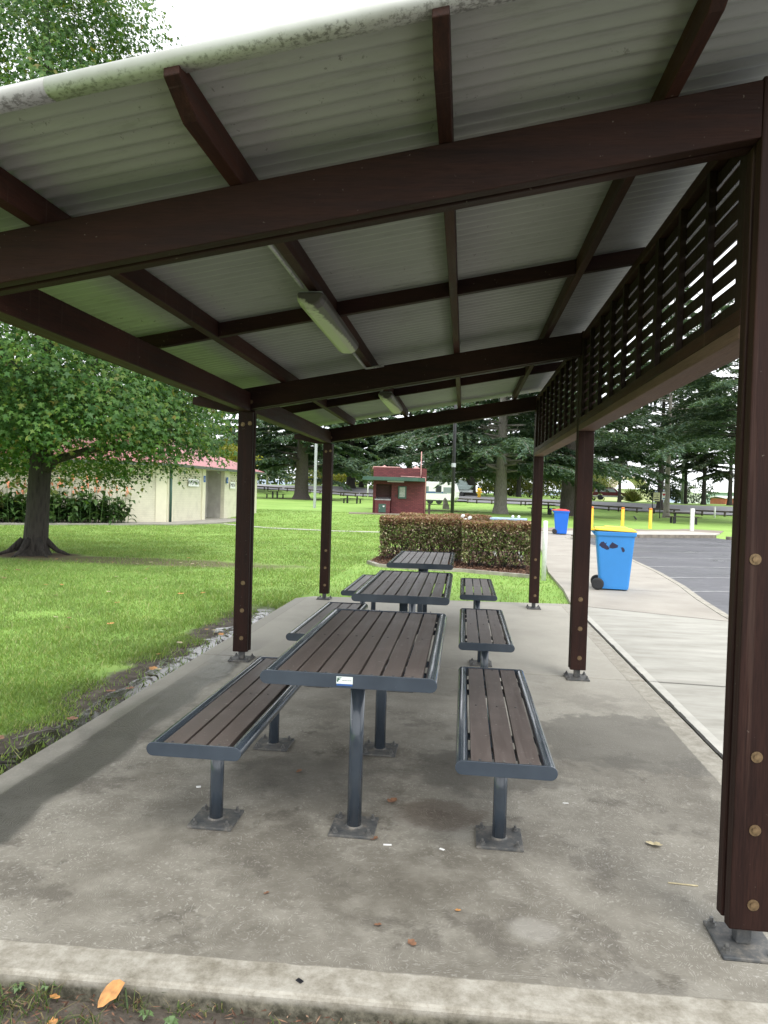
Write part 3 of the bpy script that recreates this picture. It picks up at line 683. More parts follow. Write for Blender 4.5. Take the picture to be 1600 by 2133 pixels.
for k in range(16): xa = -.020+k*.0024; lg.box(xa, xa+.0016, -.0038, -.0033, .7308, .7308+random.uniform(.0012, .0022))
lg.build('lettering', M['ink'], stk)
t2 = furniture('picnic_table', .70, 1.66, .750, 7, .032, M['steel'], 'middle slatted table, dark top seen between the nearest and farthest tables', 'table', tabs); t2.location = (1.447, 5.10, 0)
t3 = copy_tree(t2); t3.location = (1.435, 7.56, 0); tag(t3, 'farthest slatted table, pale top shining in front of the hedge')
b0 = furniture('bench', .395, 1.58, .435, 3, .030, M['steel'], 'nearest left bench, dark brown slats, beside the lawn edge', 'bench', bens); b0.location = (.825, 2.79, 0)
for x, y, lab in ((2.070, 2.82, 'nearest right bench, pinkish brown slats and shiny tube rails'), (.815, 5.14, 'left bench of the middle table, mostly hidden by the near tabletop'),
                  (2.065, 5.13, 'right bench of the middle table, second in the right-hand row'), (.805, 7.56, 'left bench of the farthest table, just its corner showing'), (2.058, 7.64, 'right bench of the farthest table, smallest of the right-hand row')):
    c = copy_tree(b0); c.location = (x, y, 0); tag(c, lab)
# ------------------------------------------------------------------ wheelie bins (front along +x local)
def bin_(loc, rz, body, lid, label, patches, group):
    e = empty('wheelie_bin', loc, rz, label, 'bin', group)
    zt = .965; m = MB()
    def ring(z, xa, xb, hw, r=.045):
        P = []
        for cx_, cy2, a0 in ((xb-r, hw-r, 0), (xa+r, hw-r, 90), (xa+r, -hw+r, 180), (xb-r, -hw+r, 270)):
            for k in range(4): a = math.radians(a0+30*k); P.append((cx_+r*math.cos(a), cy2+r*math.sin(a), z))
        return P
    rings = [ring(.02, -.20, .25, .215), ring(.06, -.205, .258, .22), ring(.88, -.285, .322, .272), ring(.90, -.30, .345, .288, .05), ring(.955, -.305, .352, .292, .05), ring(zt, -.30, .345, .288, .05)]
    V = [p for r in rings for p in r]; n = 16
    m.add(V, [(i*n+k, i*n+(k+1) % n, (i+1)*n+(k+1) % n, (i+1)*n+k) for i in range(len(rings)-1) for k in range(n)]+[tuple(range(n))[::-1], tuple(range((len(rings)-1)*n, len(rings)*n))])
    for s in (-1, 1):
        m.prism([(-.24, .90), (-.31, .90), (-.40, 1.005), (-.425, 1.05), (-.405, 1.055), (-.36, .99), (-.26, .962)], lambda a, b_, t, s=s: (a, s*(.17+.014*t), b_))
        m.box(-.05, -.035, s*.252, s*.270, .80, .90); m.box(.10, .115, s*.252, s*.270, .80, .90)
    b = m.build('body', body, e, bevel=.006)
    h = MB(); h.tube((-.412, -.19, 1.035), (-.412, .19, 1.035), .014, 10); h.build('handle', body, e, True)
    l = MB(); V = []
    lr = [ring(.968, -.31, .352, .294, .05), ring(.985, -.315, .345, .292, .05), ring(1.012, -.30, .30, .27, .06), ring(1.014, -.17, .24, .24, .05), ring(1.036, -.14, .20, .21, .05)]
    V = [p for r in lr for p in r]
    V = [(x, y, z+.028*max(0, (.30-x))*1.0) for x, y, z in V]
    l.add(V, [(i*n+k, i*n+(k+1) % n, (i+1)*n+(k+1) % n, (i+1)*n+k) for i in range(len(lr)-1) for k in range(n)]+[tuple(range(n))[::-1], tuple(range((len(lr)-1)*n, len(lr)*n))])
    for s in (-1, 1): l.box(-.385, -.30, s*.20-.02, s*.20+.02, .975, 1.005)
    l.build('lid', lid, e, bevel=.005)
    ax = MB(); ax.tube((-.235, -.25, .10), (-.235, .25, .10), .011, 8); ax.build('axle', M['galv'], e, True)
    for s in (-1, 1):
        wm = MB(); wm.lathe([(.060, -.026), (.086, -.026), (.098, -.018), (.10, 0), (.098, .018), (.086, .026), (.060, .026)], (0, 0, 0), 24, 'y'); o = wm.build('wheel', M['rubber'], e, True); o.location = (-.235, s*.252, .10)
        hb = MB(); hb.lathe([(.058, -.018), (.058, .018)], (0, 0, 0), 20, 'y'); hb.lathe([(.020, -.03), (.020, .03)], (0, 0, 0), 10, 'y')
        for k in range(6): a = k*math.pi/3; hb.bar((.018*math.cos(a), s*.022, .018*math.sin(a)), (.055*math.cos(a), s*.022, .055*math.sin(a)), .01, .01, (0, 1, 0))
        hb.build('hub', M['black'], o)
    if patches:
        def face(x, z): return (x, -(.217+(z-.04)*.0637)-.0035, z)
        for P in ([(-.235, .74), (-.205, .79), (-.165, .80), (-.14, .77), (-.115, .79), (-.125, .75), (-.085, .72), (-.07, .68), (-.11, .665), (-.155, .685), (-.19, .70)],
                  [(-.07, .74), (-.03, .795), (.065, .745), (.055, .71), (.02, .70), (-.02, .69), (-.075, .70)], [(.10, .71), (.115, .70), (.125, .655), (.145, .635), (.17, .655), (.165, .69), (.14, .72)]):
            q = MB(); q.prism(P, lambda a, z, t: (face(a, z)[0], face(a, z)[1]+.003*t, z)); q.build('torn_sticker', M['patch'], b)
    return e
bin_((4.37, 12.42, .001), math.radians(-8), M['blue_bin'], M['yellow_lid'], 'sky blue wheelie bin with yellow lid and torn black stickers', True, None)
bin_((5.93, 31.0, .024), math.radians(-6), M['blue_bin2'], M['red_lid'], 'deep blue wheelie bin with red lid farther along the path', False, None)
# ------------------------------------------------------------------ posts, bollards
def roundpost(name, loc, r, h, mat, label, cat, group=None, cap=None, square=False, capname='cap'):
    m = MB()
    if square: m.box(-r, r, -r, r, -.15, h)
    else: m.lathe([(r, -.15), (r, h-.01), (r*.85, h), (r*.3, h+.004)], (0, 0, 0), 18)
    if cap is None:
        o = m.build(name, mat, None, not square, bevel=.004 if square else 0); o.location = loc; return tag(o, label, cat, group)
    e = empty(name, loc, 0, label, cat, group); m.build('shaft', mat, e, not square, bevel=.004 if square else 0)
    c = MB(); c.lathe([(r*1.25, h), (r*1.3, h+.03), (r*.9, h+.055), (r*.2, h+.065)], (0, 0, 0), 16); c.build(capname, cap, e, True); return e
roundpost('bollard', (3.40, 13.75, 0), .043, 1.06, M['bollard_white'], 'chipped round white post beside the path, behind the far right shelter post', 'bollard')
o = roundpost('bollard', (13.85, 39.7, .02), .085, 1.18, M['bollard_white'], 'flat white square post on the far paving, right of the yellow ones', 'bollard', square=True)
yb = None
for k, (x, y) in enumerate(((8.62, 39.3), (10.42, 40.3), (11.92, 40.5))):
    lab = ('yellow bollard with orange top just right of the middle shelter post', 'yellow bollard with orange top in the middle, seen over the yellow bin lid', 'yellow bollard with orange top nearest the white square post')[k]
    if yb is None:
        yb = empty('bollard', (x, y, .02), 0, lab, 'bollard', 'yellow bollards by the car park')
        m = MB(); m.lathe([(.16, 0), (.16, .015), (.085, .016), (.085, 1.04)], (0, 0, 0), 16); m.build('shaft', M['yellow_paint'], yb, True)
        m = MB(); m.lathe([(.092, 1.041), (.092, 1.10), (.05, 1.125)], (0, 0, 0), 16); m.build('cap', M['orange'], yb, True)
    else: c = copy_tree(yb); c.location = (x, y, .02); tag(c, lab)
def lamppost(x, y, z, h, r, mat, label, square):
    e = empty('lamp_post', (x, y, z), 0, label, 'lamp post'); m = MB()
    if square: m.box(-r, r, -r, r, -.2, h)
    else: m.path([(0, 0, -.2), (0, 0, h*.6), (0, 0, h)], [r*1.15, r, r*.8], 14)
    m.build('pole', mat, e, not square)
    m = MB(); m.lathe([(r*1.35, 2.55), (r*1.35, 2.70)], (0, 0, 0), 14); m.build('collar', M['galv'], e)
    m = MB(); m.bar((0, -.1, h+.02), (0, .9, h+.12), .28, .12); m.build('lamp_head', M['galv'], e, bevel=.02)
lx, ly, lz = at(942, 27); lamppost(lx, ly, lz, 6.2, .062, M['black'], 'black lamp post with a pale collar rising behind the hedge', False)
lx, ly, lz = at(655, 52); lamppost(lx, ly, lz, 7.5, .085, M['galv'], 'pale grey square lamp post on the open lawn', True)
x, y, z = at(765, 98); roundpost('post', (x, y, z), .09, 1.7, M['white_paint'], 'thin pale post across the road left of the brick kiosk', 'post')
x, y, z = at(1489, 72); roundpost('post', (x, y, z), .08, 1.05, M['white_paint'], 'lone small white post at the roadside, far right', 'post')
x, y, z = at(894, 43.5); e = empty('post', (x, y, z), 0, 'weathered timber post with a flat cap beside the brick kiosk', 'post')
m = MB().box(-.07, .07, -.07, .07, -.1, .60); m.build('shaft', M['log'], e); MB().box(-.14, .20, -.1, .1, .601, .63).build('cap', M['log'], e)
# ------------------------------------------------------------------ log rails along the road
def rail(cx, cy, L, ang, label):
    e = empty('log_rail', (cx, cy, Tz(cx, cy)), ang, label, 'barrier rail', 'log barrier rails along the road')
    return e
rail_proto = None
def railpx(px):
    # where the view direction at this column meets the rail line Y = 91.2 - .47 X
    a = math.atan((px-800)/F)+YAW; dx, dy = math.sin(a), math.cos(a); t = (91.2-.47*CX-CY)/(dy+.47*dx); return CX+t*dx, CY+t*dy
RP = [(505, 3.6), (539, 3), (568, 3.3), (607, 2.7), (655, 2.8), (699, 2.5), (727, 3.0), (766, 2.6), (915, 3), (961, 2.6), (1008, 3.1), (1068, 3.2), (1110, 3.0), (1158, 3), (1203, 3), (1249, 3.1), (1307, 3.1), (1383, 3.2), (1486, 3.4), (1556, 3.2)]
RL = ['behind the left shelter post', 'just right of the toilet wall', 'behind the leftmost picnic set', 'ending at the big cedar trunk', 'right of the big cedar trunk', 'short one behind the far left shelter post', 'behind the second picnic set', 'ending at the kiosk wall', 'hidden under the caravan',
      'right of the black lamp post', 'left of the grey cedar trunk', 'right of the grey cedar trunk', 'behind the far right shelter post', 'behind the picnic set near the red-lidded bin', 'behind the middle shelter post', 'left of the middle yellow bollard', 'behind the middle yellow bollard', 'behind the cream sign', 'thick one right of the white square post', 'at the right edge beside the near post']
for k, (px, L) in enumerate(RP):
    x, y = railpx(px); z = Tz(x, y); lab = 'dark log rail on short posts, ' + RL[k]
    if rail_proto is None:
        e = empty('log_rail', (x, y, z), 0, lab, 'barrier rail', 'log barrier rails along the road')
        m = MB(); m.path([(-1.5, 0, .44), (-.5, .01, .45), (.6, -.01, .44), (1.5, 0, .45)], [.085, .09, .085, .08], 10); m.build('log', M['log'], e, True)
        for s in (-1, 1): MB().tube((s*.95, 0, -.1), (s*.95, 0, .37), .09, 10).build('post', M['log'], e, True)
        rail_proto = e
    else: e = copy_tree(rail_proto); e.location = (x, y, z); tag(e, lab)
    e.scale = (L/3, 1, 1); xa, ya = x+.9*1.4, y-.423*1.4; slope = (Tz(xa, ya)-Tz(x-1.27, y+.6))/2.8
    e.rotation_euler = (0, -math.atan(slope), math.atan2(-.423, .9)+random.uniform(-.03, .03))
# ------------------------------------------------------------------ far picnic sets (table with two benches: separate things)
pt = None
def far_set(px, d, rot, w_, labt, labb):
    global pt, pb
    x, y, z = at(px, d)
    if pt is None:
        pt = empty('picnic_table', (0, 0, 0), 0, '', 'table', 'dark picnic tables out on the lawn')
        MB().box(-.95, .95, -.38, .38, .70, .76).build('tabletop', M['log'], pt, bevel=.01)
        for s in (-1, 1): MB().box(s*.48-.06, s*.48+.06, -.07, .07, -.1, .699).build('leg', M['black'], pt)
        pb = empty('bench', (0, 0, 0), 0, '', 'bench', 'dark benches at the lawn tables')
        MB().box(-.95, .95, -.15, .15, .40, .45).build('seat', M['log'], pb, bevel=.01)
        for s in (-1, 1): MB().box(s*.62-.06, s*.62+.06, -.06, .06, -.1, .399).build('leg', M['black'], pb)
        t, bb = pt, [pb, copy_tree(pb)]
    else: t, bb = copy_tree(pt), [copy_tree(pb), copy_tree(pb)]
    t.location = (x, y, z); t.rotation_euler = (0, 0, rot); tag(t, labt); t.scale = (w_, 1, 1)
    for s, b_ in zip((-1, 1), bb):
        bx, by = x-math.sin(rot)*.72*s, y+math.cos(rot)*.72*s; b_.location = (bx, by, Tz(bx, by)); b_.rotation_euler = (0, 0, rot); tag(b_, labb[(s+1)//2]); b_.scale = (w_, 1, 1)
far_set(572, 88, math.radians(75), 1.1, 'farthest dark picnic table, leftmost on the lawn near the toilet wall', ('dark bench right of the leftmost lawn table', 'dark bench left of the leftmost lawn table'))
far_set(733, 75, math.radians(-6), 1.1, 'dark picnic table left of the brick kiosk under the cedars', ('dark bench before the table left of the kiosk', 'dark bench behind the table left of the kiosk'))
far_set(1128, 60, math.radians(-10), 1.15, 'dark picnic table on the lawn behind the red-lidded bin', ('dark bench before the table behind the red-lidded bin', 'dark bench beyond the table behind the red-lidded bin'))
far_set(1424, 50.5, math.radians(-8), 1.15, 'dark picnic table with pale worn top behind the white square post', ('pale topped bench before the table at the white square post', 'dark bench behind the table at the white square post'))
# ------------------------------------------------------------------ brick barbecue kiosk
def kiosk():
    x, y, z = at(776, 44); U = math.atan2(.10916, .99403); e = empty('brick_kiosk', (x, y, z-.03), U, 'dark red painted brick barbecue hut with green canopy', 'kiosk'); Wd, H, D = 3.22, 2.78, 2.4
    m = MB(); m.box(0, .18, 0, D, -.2, H); m.box(.18, Wd, .55, D, -.2, H); m.box(1.12, Wd, 0, .55, -.2, H); m.box(.18, 1.12, 0, .55, 1.78, H); m.build('wall', M['red_brick'], e)
    MB().box(.181, 1.119, .50, .549, .9, 1.78).build('fire_back', M['dark_brick'], e)
    m = MB(); m.box(.14, 1.06, -.42, .48, -.1, .80); c = m.build('barbecue_counter', M['red_brick'], e)
    m = MB(); m.hexa([(.12, -.45, .801), (1.08, -.45, .801), (1.10, .49, .90), (.12, .49, .90), (.12, -.45, .84), (1.08, -.45, .84), (1.10, .49, .98), (.12, .49, .98)]); m.build('hotplate', M['silver'], c, bevel=.01)
    d = MB().box(.36, .80, -.445, -.421, .06, .58).build('door', M['green'], c, bevel=.004)
    s_ = MB(); s_.prism([(.60, .44), (.66, .38), (.73, .45), (.70, .48), (.62, .47)], lambda a, b_, t: (a, -.447-.003*t, b_)); s_.build('mark', M['white_paint'], d)
    MB().lathe([(.02, -.47), (.02, -.446)], (.43, 0, .32), 8, 'y').build('knob', M['silver'], d)
    c = MB().box(1.52, 2.02, -.10, -.001, .92, 1.68).build('meter_cabinet', M['green'], e, bevel=.006)
    MB().box(1.60, 1.94, -.106, -.101, 1.02, 1.62).build('notice', plain('faded_notice', (.30, .33, .30), .6, .3, 14), c)
    MB().box(1.36, 1.42, -.05, -.001, 1.03, 1.16).build('socket', M['black'], e)
    m = MB(); m.prism([(-.62, -1.15), (2.62, -1.15), (3.12, -.35), (3.12, -.001), (-.3, -.001)], lambda a, b_, t: (a, b_, 1.98+.21*t)); m.build('canopy', M['green'], e, bevel=.008)
    MB().box(.85, 1.85, -.55, -.43, 1.90, 1.979).build('strip_light', M['silver'], e)
    m = MB(); m.path([(-.05, .06, 2.65), (-.02, .06, 2.80), (.15, .06, H+.03), (1.6, .06, H+.03)], .035, 8); m.path([(1.65, -.04, 2.27), (2.86, -.04, 2.25), (2.87, -.04, 2.5), (2.87, -.04, 3.8)], .03, 8); m.path([(2.95, -.04, 2.24), (3.15, -.04, 2.22), (3.16, -.04, 2.0), (3.16, -.04, 0)], .03, 8); m.build('pipe', M['pink_pipe'], e, True)
    for xx in (.65, 2.6):
        m = MB(); m.add([(xx-.24, .3, H+.001), (xx+.24, .3, H+.001), (xx+.24, .8, H+.001), (xx-.24, .8, H+.001), (xx, .55, H+.17)], [(0, 1, 4), (1, 2, 4), (2, 3, 4), (3, 0, 4), (3, 2, 1, 0)]); m.build('vent_cap', M['pink_pipe'], e)
    slabpoly('apron', [(x-1.2, y-1.6), (x+3.6, y-1.2), (x+3.4, y+.4), (x-1.4, y+.1)], z-.1, z-.02, M['apron_dark'])
kiosk()
# ------------------------------------------------------------------ toilet block
def text(s, size, mat, parent, name='lettering'):
    c = bpy.data.curves.new(name, 'FONT'); c.body = s; c.size = size; c.extrude = .004; c.align_x = 'CENTER'; c.align_y = 'CENTER'
    o = bpy.data.objects.new('tmp', c); COL.objects.link(o); dg = bpy.context.evaluated_depsgraph_get(); me = bpy.data.meshes.new_from_object(o.evaluated_get(dg)); bpy.data.objects.remove(o)
    me.materials.clear(); r = link(me, name, mat, parent); return r
def toilet():
    e = empty('toilet_block', (0, 0, 0), 0, 'cream painted brick toilet block with red metal roof', 'building')
    A = Vector((-10.72, 29.68)); l = Vector((.848, .525)).normalized(); r = Vector((.092, .996)).normalized(); B = A-l*9; Cc = A+r*10.3; H = 2.47
    Dd = Cc+Vector((-7, 1.5)); Ee = B+Vector((-3, 6))
    def wall(p, q, z0, z1, th, mat, name='wall', out=0.0, par=None):
        d = (q-p).normalized(); n = Vector((d.y, -d.x)); p2, q2 = p+n*out, q+n*out; a, b_ = p2-n*th, q2-n*th
        m = MB(); m.hexa([(p2.x, p2.y, z0), (q2.x, q2.y, z0), (b_.x, b_.y, z0), (a.x, a.y, z0), (p2.x, p2.y, z1), (q2.x, q2.y, z1), (b_.x, b_.y, z1), (a.x, a.y, z1)]); return m.build(name, mat, par or e)
    wall(B, A, -.1, H, .2, M['cream_brick'])
    # right wall: solid, recess with dark door, solid
    s = lambda t: A+r*t
    wall(s(0), s(3.55), -.1, H, .2, M['cream_brick']); wall(s(5.9), s(10.3), -.1, H, .2, M['cream_brick'])
    n = Vector((r.y, -r.x))
    wall(s(3.55)-n*.9, s(5.9)-n*.9, -.1, H, .1, M['grey_render'], 'recess_wall'); wall(s(5.9)-n*.9, s(5.9)-n*.21, -.1, H, .1, M['grey_render'], 'recess_wall'); wall(s(3.55)-n*.9, s(3.55)-n*.21, -.1, H, -.1, M['grey_render'], 'recess_wall')
    wall(s(4.15)-n*.885, s(5.15)-n*.885, 0, 2.08, .012, M['dark_void'], 'door')
    wall(s(3.3), s(3.62), -.1, H, .25, M['cream'], 'pilaster', .06); wall(s(0), s(.5), -.1, H, .2, M['cream'], 'pilaster', .05); wall(A-l*.45, A, -.1, H, .2, M['cream'], 'pilaster', .05); wall(A-l*3.3, A-l*2.9, -.1, H, .2, M['cream'], 'pilaster', .05)
    wall(Cc, Dd, -.1, H, .2, M['cream_brick']); wall(Dd, Ee, -.1, H, .2, M['cream_brick']); wall(Ee, B, -.1, H, .2, M['cream_brick'])
    def vent(p, d, cols, rows, sz):
        nn = Vector((d.y, -d.x)); f = MB(); k_ = MB()
        L = cols*sz; a0, a1 = p, p+d*L; q0, q1 = a0+nn*.004, a1+nn*.004; z0 = 2.36-rows*sz
        k_.hexa([(a0.x, a0.y, z0), (a1.x, a1.y, z0), (q1.x, q1.y, z0), (q0.x, q0.y, z0), (a0.x, a0.y, 2.36), (a1.x, a1.y, 2.36), (q1.x, q1.y, 2.36), (q0.x, q0.y, 2.36)]); v = k_.build('vent_screen', M['dark_void'], e)
        P3 = lambda u, z: (p.x+d.x*u+nn.x*.014, p.y+d.y*u+nn.y*.014, z)
        for i in range(cols+1): f.bar(P3(i*sz, z0), P3(i*sz, 2.36), .05, .03, (nn.x, nn.y, 0))
        for j in range(rows+1): f.bar(P3(0, z0+j*sz), P3(L, z0+j*sz), .05, .03, (nn.x, nn.y, 0))
        for i in range(cols):
            for j in range(rows):
                u, z = (i+.5)*sz, z0+(j+.5)*sz
                pts = [P3(u+.30*sz*math.cos(t), z+.30*sz*math.sin(t)) for t in np.linspace(0, 2*math.pi, 9)]
                f.bar(P3(u-.5*sz, z), P3(u-.28*sz, z), .07, .026, (nn.x, nn.y, 0)); f.bar(P3(u+.28*sz, z), P3(u+.5*sz, z), .07, .026, (nn.x, nn.y, 0))
                for a_, b_ in zip(pts[:-1], pts[1:]): f.bar(a_, b_, .05, .026, (nn.x, nn.y, 0))
        f.build('lattice', M['cream'], v)
    vent(A-l*2.75, l, 7, 2, .3); vent(A-l*7.5, l, 12, 2, .3); vent(s(1.0), r, 7, 2, .29); vent(s(6.6), r, 10, 2, .29)
    # roof
    ov = .5; c0 = Vector((-15.0, 33.5)); ev = [p+(p-c0).normalized()*ov*1.15 for p in (B, A, Cc, Dd, Ee)]; ap = [(-13.6, 31.9, 3.95), (-13.1, 35.5, 3.95)]
    m = MB(); V = [(p.x, p.y, H+.02) for p in ev]+ap; m.add(V, [(0, 1, 5), (1, 2, 6, 5), (2, 3, 6), (3, 4, 5, 6), (4, 0, 5)]); m.build('roof', M['red_roof'], e)
    g = MB()
    for a, b_ in zip(ev, ev[1:]+ev[:1]): g.bar((a.x, a.y, H-.03), (b_.x, b_.y, H-.03), .12, .12)
    g.build('gutter', plain('dark_green_gutter', (.085, .105, .085), .5), e)
    m = MB(); fin = [p+(p-c0).normalized()*(ov*.9) for p in (B, A, Cc, Dd, Ee)]; m.add([(p.x, p.y, H-.07) for p in fin]+[(p.x, p.y, H-.05) for p in fin], [(0, 1, 2, 3, 4), (5, 6, 7, 8, 9)]); m.build('soffit', M['cream'], e)
    gm_ = MB(); gm_.add([(-14.1, 31.2, 3.60), (-13.1, 31.4, 3.60), (-13.6, 31.3, 4.1), (-14.1, 32.5, 3.6), (-13.1, 32.5, 3.6), (-13.6, 32.5, 4.1)], [(0, 1, 2), (3, 5, 4), (0, 2, 5, 3), (1, 4, 5, 2)]); gm_.build('roof_vent', M['red'], e)
    dp = A+n*.10+r*.18; MB().tube((dp.x, dp.y, 0), (dp.x, dp.y, H-.08), .055, 10).build('downpipe', M['green'], e, True)
    ang = math.atan2(r.y, r.x)
    def sign(t, z, w_, h_, mat, txt, size, tm):
        p = s(t)+n*.075; b_ = MB().box(-w_/2, w_/2, -.004, .004, -h_/2, h_/2).build('sign', mat, e); b_.location = (p.x, p.y, z); b_.rotation_euler = (0, 0, ang)
        tx = text(txt, size, tm, b_); tx.rotation_euler = (math.radians(90), 0, 0); tx.location = (0, -.007, 0); return b_
    sign(2.35, 1.74, 1.05, .34, M['white_paint'], 'WOMEN', .29, M['ink']); sign(6.75, 1.70, .62, .34, M['white_paint'], 'MEN', .27, M['ink'])
    sign(3.46, 1.94, .20, .30, M['sign_blue'], 'i', .24, M['white_paint']); sign(6.06, 1.94, .20, .30, M['sign_blue'], 'i', .24, M['white_paint'])
toilet()
# ------------------------------------------------------------------ far vehicles, signs, sheds
def caravan():
    x, y, z = at(915, 82); e = empty('caravan', (x, y, z), math.radians(-8), 'white caravan with blue stripe parked behind the brick kiosk', 'caravan'); e.scale = (1, 1, 1)
    P = [(-2.6, .45), (1.75, .45), (2.05, .8), (2.05, 1.45), (1.75, 2.35), (1.45, 2.5), (-2.4, 2.5), (-2.6, 2.3)]
    m = MB(); m.prism(P, lambda a, b_, t: (a, -1.1+2.2*t, b_)); b = m.build('body', M['white_paint'], e, bevel=.06)
    MB().box(-2.61, 1.0, -1.115, -1.101, 1.22, 1.42).build('stripe', M['stripe'], e)
    for xa, xb, za, zb, mt in ((-1.95, -1.1, 1.45, 1.95, 'paleglass'), (-.25, .35, 1.35, 2.05, 'glass'), (.62, 1.5, 1.3, 1.9, 'paleglass')):
        w_ = MB().box(xa-.04, xb+.04, -1.117, -1.102, za-.04, zb+.04).build('window', M['silver'], e); MB().box(xa, xb, -1.121, -1.1175, za, zb).build('pane', M[mt], w_)
    MB().box(-2.5, 1.7, -1.0, 1.0, .34, .449).build('chassis', M['black'], e)
    for xx in (-.9, .1):
        m = MB(); m.lathe([(.33, -.1), (.33, .1)], (xx, -.95, .33), 18, 'y'); m.build('wheel', M['rubber'], e)
    MB().bar((1.9, 0, .42), (3.1, 0, .42), .12, .1).build('drawbar', M['black'], e)
caravan()
x, y, z = at(962, 101); e = empty('boat', (x, y, z), math.radians(-10), 'small pale boat on a trailer beyond the caravan', 'boat')
m = MB(); m.prism([(-1.2, .9), (1.0, .9), (1.5, 1.5), (-1.3, 1.5)], lambda a, b_, t: (a, -.7+1.4*t, b_)); m.build('hull', M['paleglass'], e, bevel=.05)
m = MB(); m.prism([(-.9, 1.501), (.8, 1.501), (.3, 2.2), (-.8, 2.25)], lambda a, b_, t: (a, -.55+1.1*t, b_)); m.build('cabin', M['paleglass'], e, bevel=.03)
MB().box(-1.2, 1.4, -.5, .5, .55, .899).build('trailer', M['galv'], e)
for s in (-1, 1): m = MB(); m.lathe([(.3, -.08), (.3, .08)], (0, s*.7, .3), 14, 'y'); m.build('wheel', M['rubber'], e)
x, y, z = at(997, 99); e = empty('marker_post', (x, y, z), 0, 'stubby yellow marker post across the road', 'post'); MB().lathe([(.22, -.1), (.22, .9), (.32, 1.0), (.3, 1.2), (.1, 1.3)], (0, 0, 0), 12).build('shaft', M['yellow_paint'], e, True)
m = MB(); m.lathe([(.1, -.4), (.1, .4)], (0, 0, .75), 8, 'x'); m.build('side_cap', M['yellow_paint'], e)
def suv():
    x, y, z = at(1270, 103); e = empty('parked_car', (x, y, z+.12), math.radians(-16), 'burgundy four wheel drive parked on the verge across the road', 'car')
    P = [(-2.3, .45), (-1.75, .42), (-1.65, .75), (-1.35, .88), (-1.0, .75), (-.9, .42), (1.0, .42), (1.1, .75), (1.4, .88), (1.7, .75), (1.8, .45), (2.35, .5), (2.4, .85), (2.25, 1.02), (1.2, 1.12), (.62, 1.64), (.4, 1.72), (-1.9, 1.72), (-2.2, 1.1), (-2.35, .95)]
    m = MB(); m.prism(P, lambda a, b_, t: (a, (-.88+1.76*t)*(1 if b_ < 1.15 else .86), b_)); m.build('body', M['burgundy'], e, bevel=.05)
    m = MB(); m.prism([(-2.3, .46), (2.36, .46), (2.36, .62), (-2.3, .62)], lambda a, b_, t: (a, -.89+1.78*t, b_)); m.build('bumper', M['silver'], e)
    for a, b_, c, d in ((-1.98, -1.25, -1.80, -1.25), (-1.18, -.35, -1.18, -.35), (-.28, .62, -.28, .40)):
        for s in (-1, 1):
            m = MB(); m.prism([(a, 1.14), (b_ if d < .3 else .88, 1.14), (d, 1.62), (c, 1.62)], lambda p, q, t, s=s: (p, s*((.885 if q < 1.3 else .765)+.008*t), q)); m.build('window', M['paleglass'], e)
    m = MB(); m.hexa([(1.13, -.74, 1.16), (1.13, .74, 1.16), (.68, .66, 1.62), (.68, -.66, 1.62), (1.17, -.74, 1.16), (1.17, .74, 1.16), (.72, .66, 1.62), (.72, -.66, 1.62)]); m.build('windscreen', M['glass'], e)
    for s in (-1, 1):
        m = MB(); m.bar((-1.8, s*.62, 1.78), (.3, s*.62, 1.78), .05, .06); m.build('roof_rail', M['black'], e)
        MB().box(2.385, 2.42, s*.6-.18, s*.6+.18, .82, .98).build('headlight', M['white_paint'], e)
        for xx in (-1.33, 1.4):
            m = MB(); m.lathe([(.22, -.11), (.35, -.11), (.36, 0), (.35, .11), (.22, .11)], (xx, s*.80, .36), 20, 'y'); o = m.build('wheel', M['rubber'], e, True); m = MB(); m.lathe([(.215, -.1), (.215, .1)], (xx, s*.80, .36), 16, 'y'); m.build('rim', M['silver'], o)
    m = MB(); m.bar((2.5, -.8, .75), (2.5, .8, .75), .06, .3); m.build('bull_bar', M['black'], e)
suv()
x, y, z = at(1366.5, 66); e = empty('park_sign', (x, y, z), math.radians(-4), 'cream notice board between two black posts with faded writing', 'sign')
for s in (-1, 1): MB().tube((s*.33, 0, -.1), (s*.33, 0, 2.3), .045, 8).build('post', M['black'], e)
b = MB().box(-.28, .28, -.03, .03, 1.50, 2.28).build('board', M['sign_cream'], e)
m = MB(); rr = random.Random(3)
for z_, n_, h_ in ((2.16, 5, .07), (2.05, 4, .06), (1.84, 7, .09), (1.96, 1, .07)):
    for k in range(n_): xa = -.22+k*(.44/n_)+(.2 if n_ == 1 else 0); m.box(xa, xa+.3/n_*(.35 if n_ == 1 else 1), -.036, -.031, z_-h_/2, z_+h_/2*rr.uniform(.3, 1))
m.build('lettering', M['stone'], b); MB().box(-.19, .19, -.036, -.031, 1.60, 1.68).build('arrow_bar', M['black'], b)
x, y, z = at(1381.5, 68.9); e = empty('heart_sign', (x, y, z), math.radians(-4), 'small white sign with a red heart fixed to the pale trunk', 'sign')
b = MB().box(-.17, .17, -.015, .015, 1.62, 2.38).build('board', M['white_paint'], e)
hp = [(.13*16*math.sin(t)**3/16, 2.13+.13*(13*math.cos(t)-5*math.cos(2*t)-2*math.cos(3*t)-math.cos(4*t))/13) for t in np.linspace(0, 2*math.pi, 24, endpoint=False)]
m = MB(); m.prism(hp, lambda a, b_, t: (a, -.022+.006*t, b_)); m.build('heart', M['heart'], b); MB().box(-.10, .10, -.021, -.0155, 1.70, 1.80).build('caption', M['sign_blue'], b)
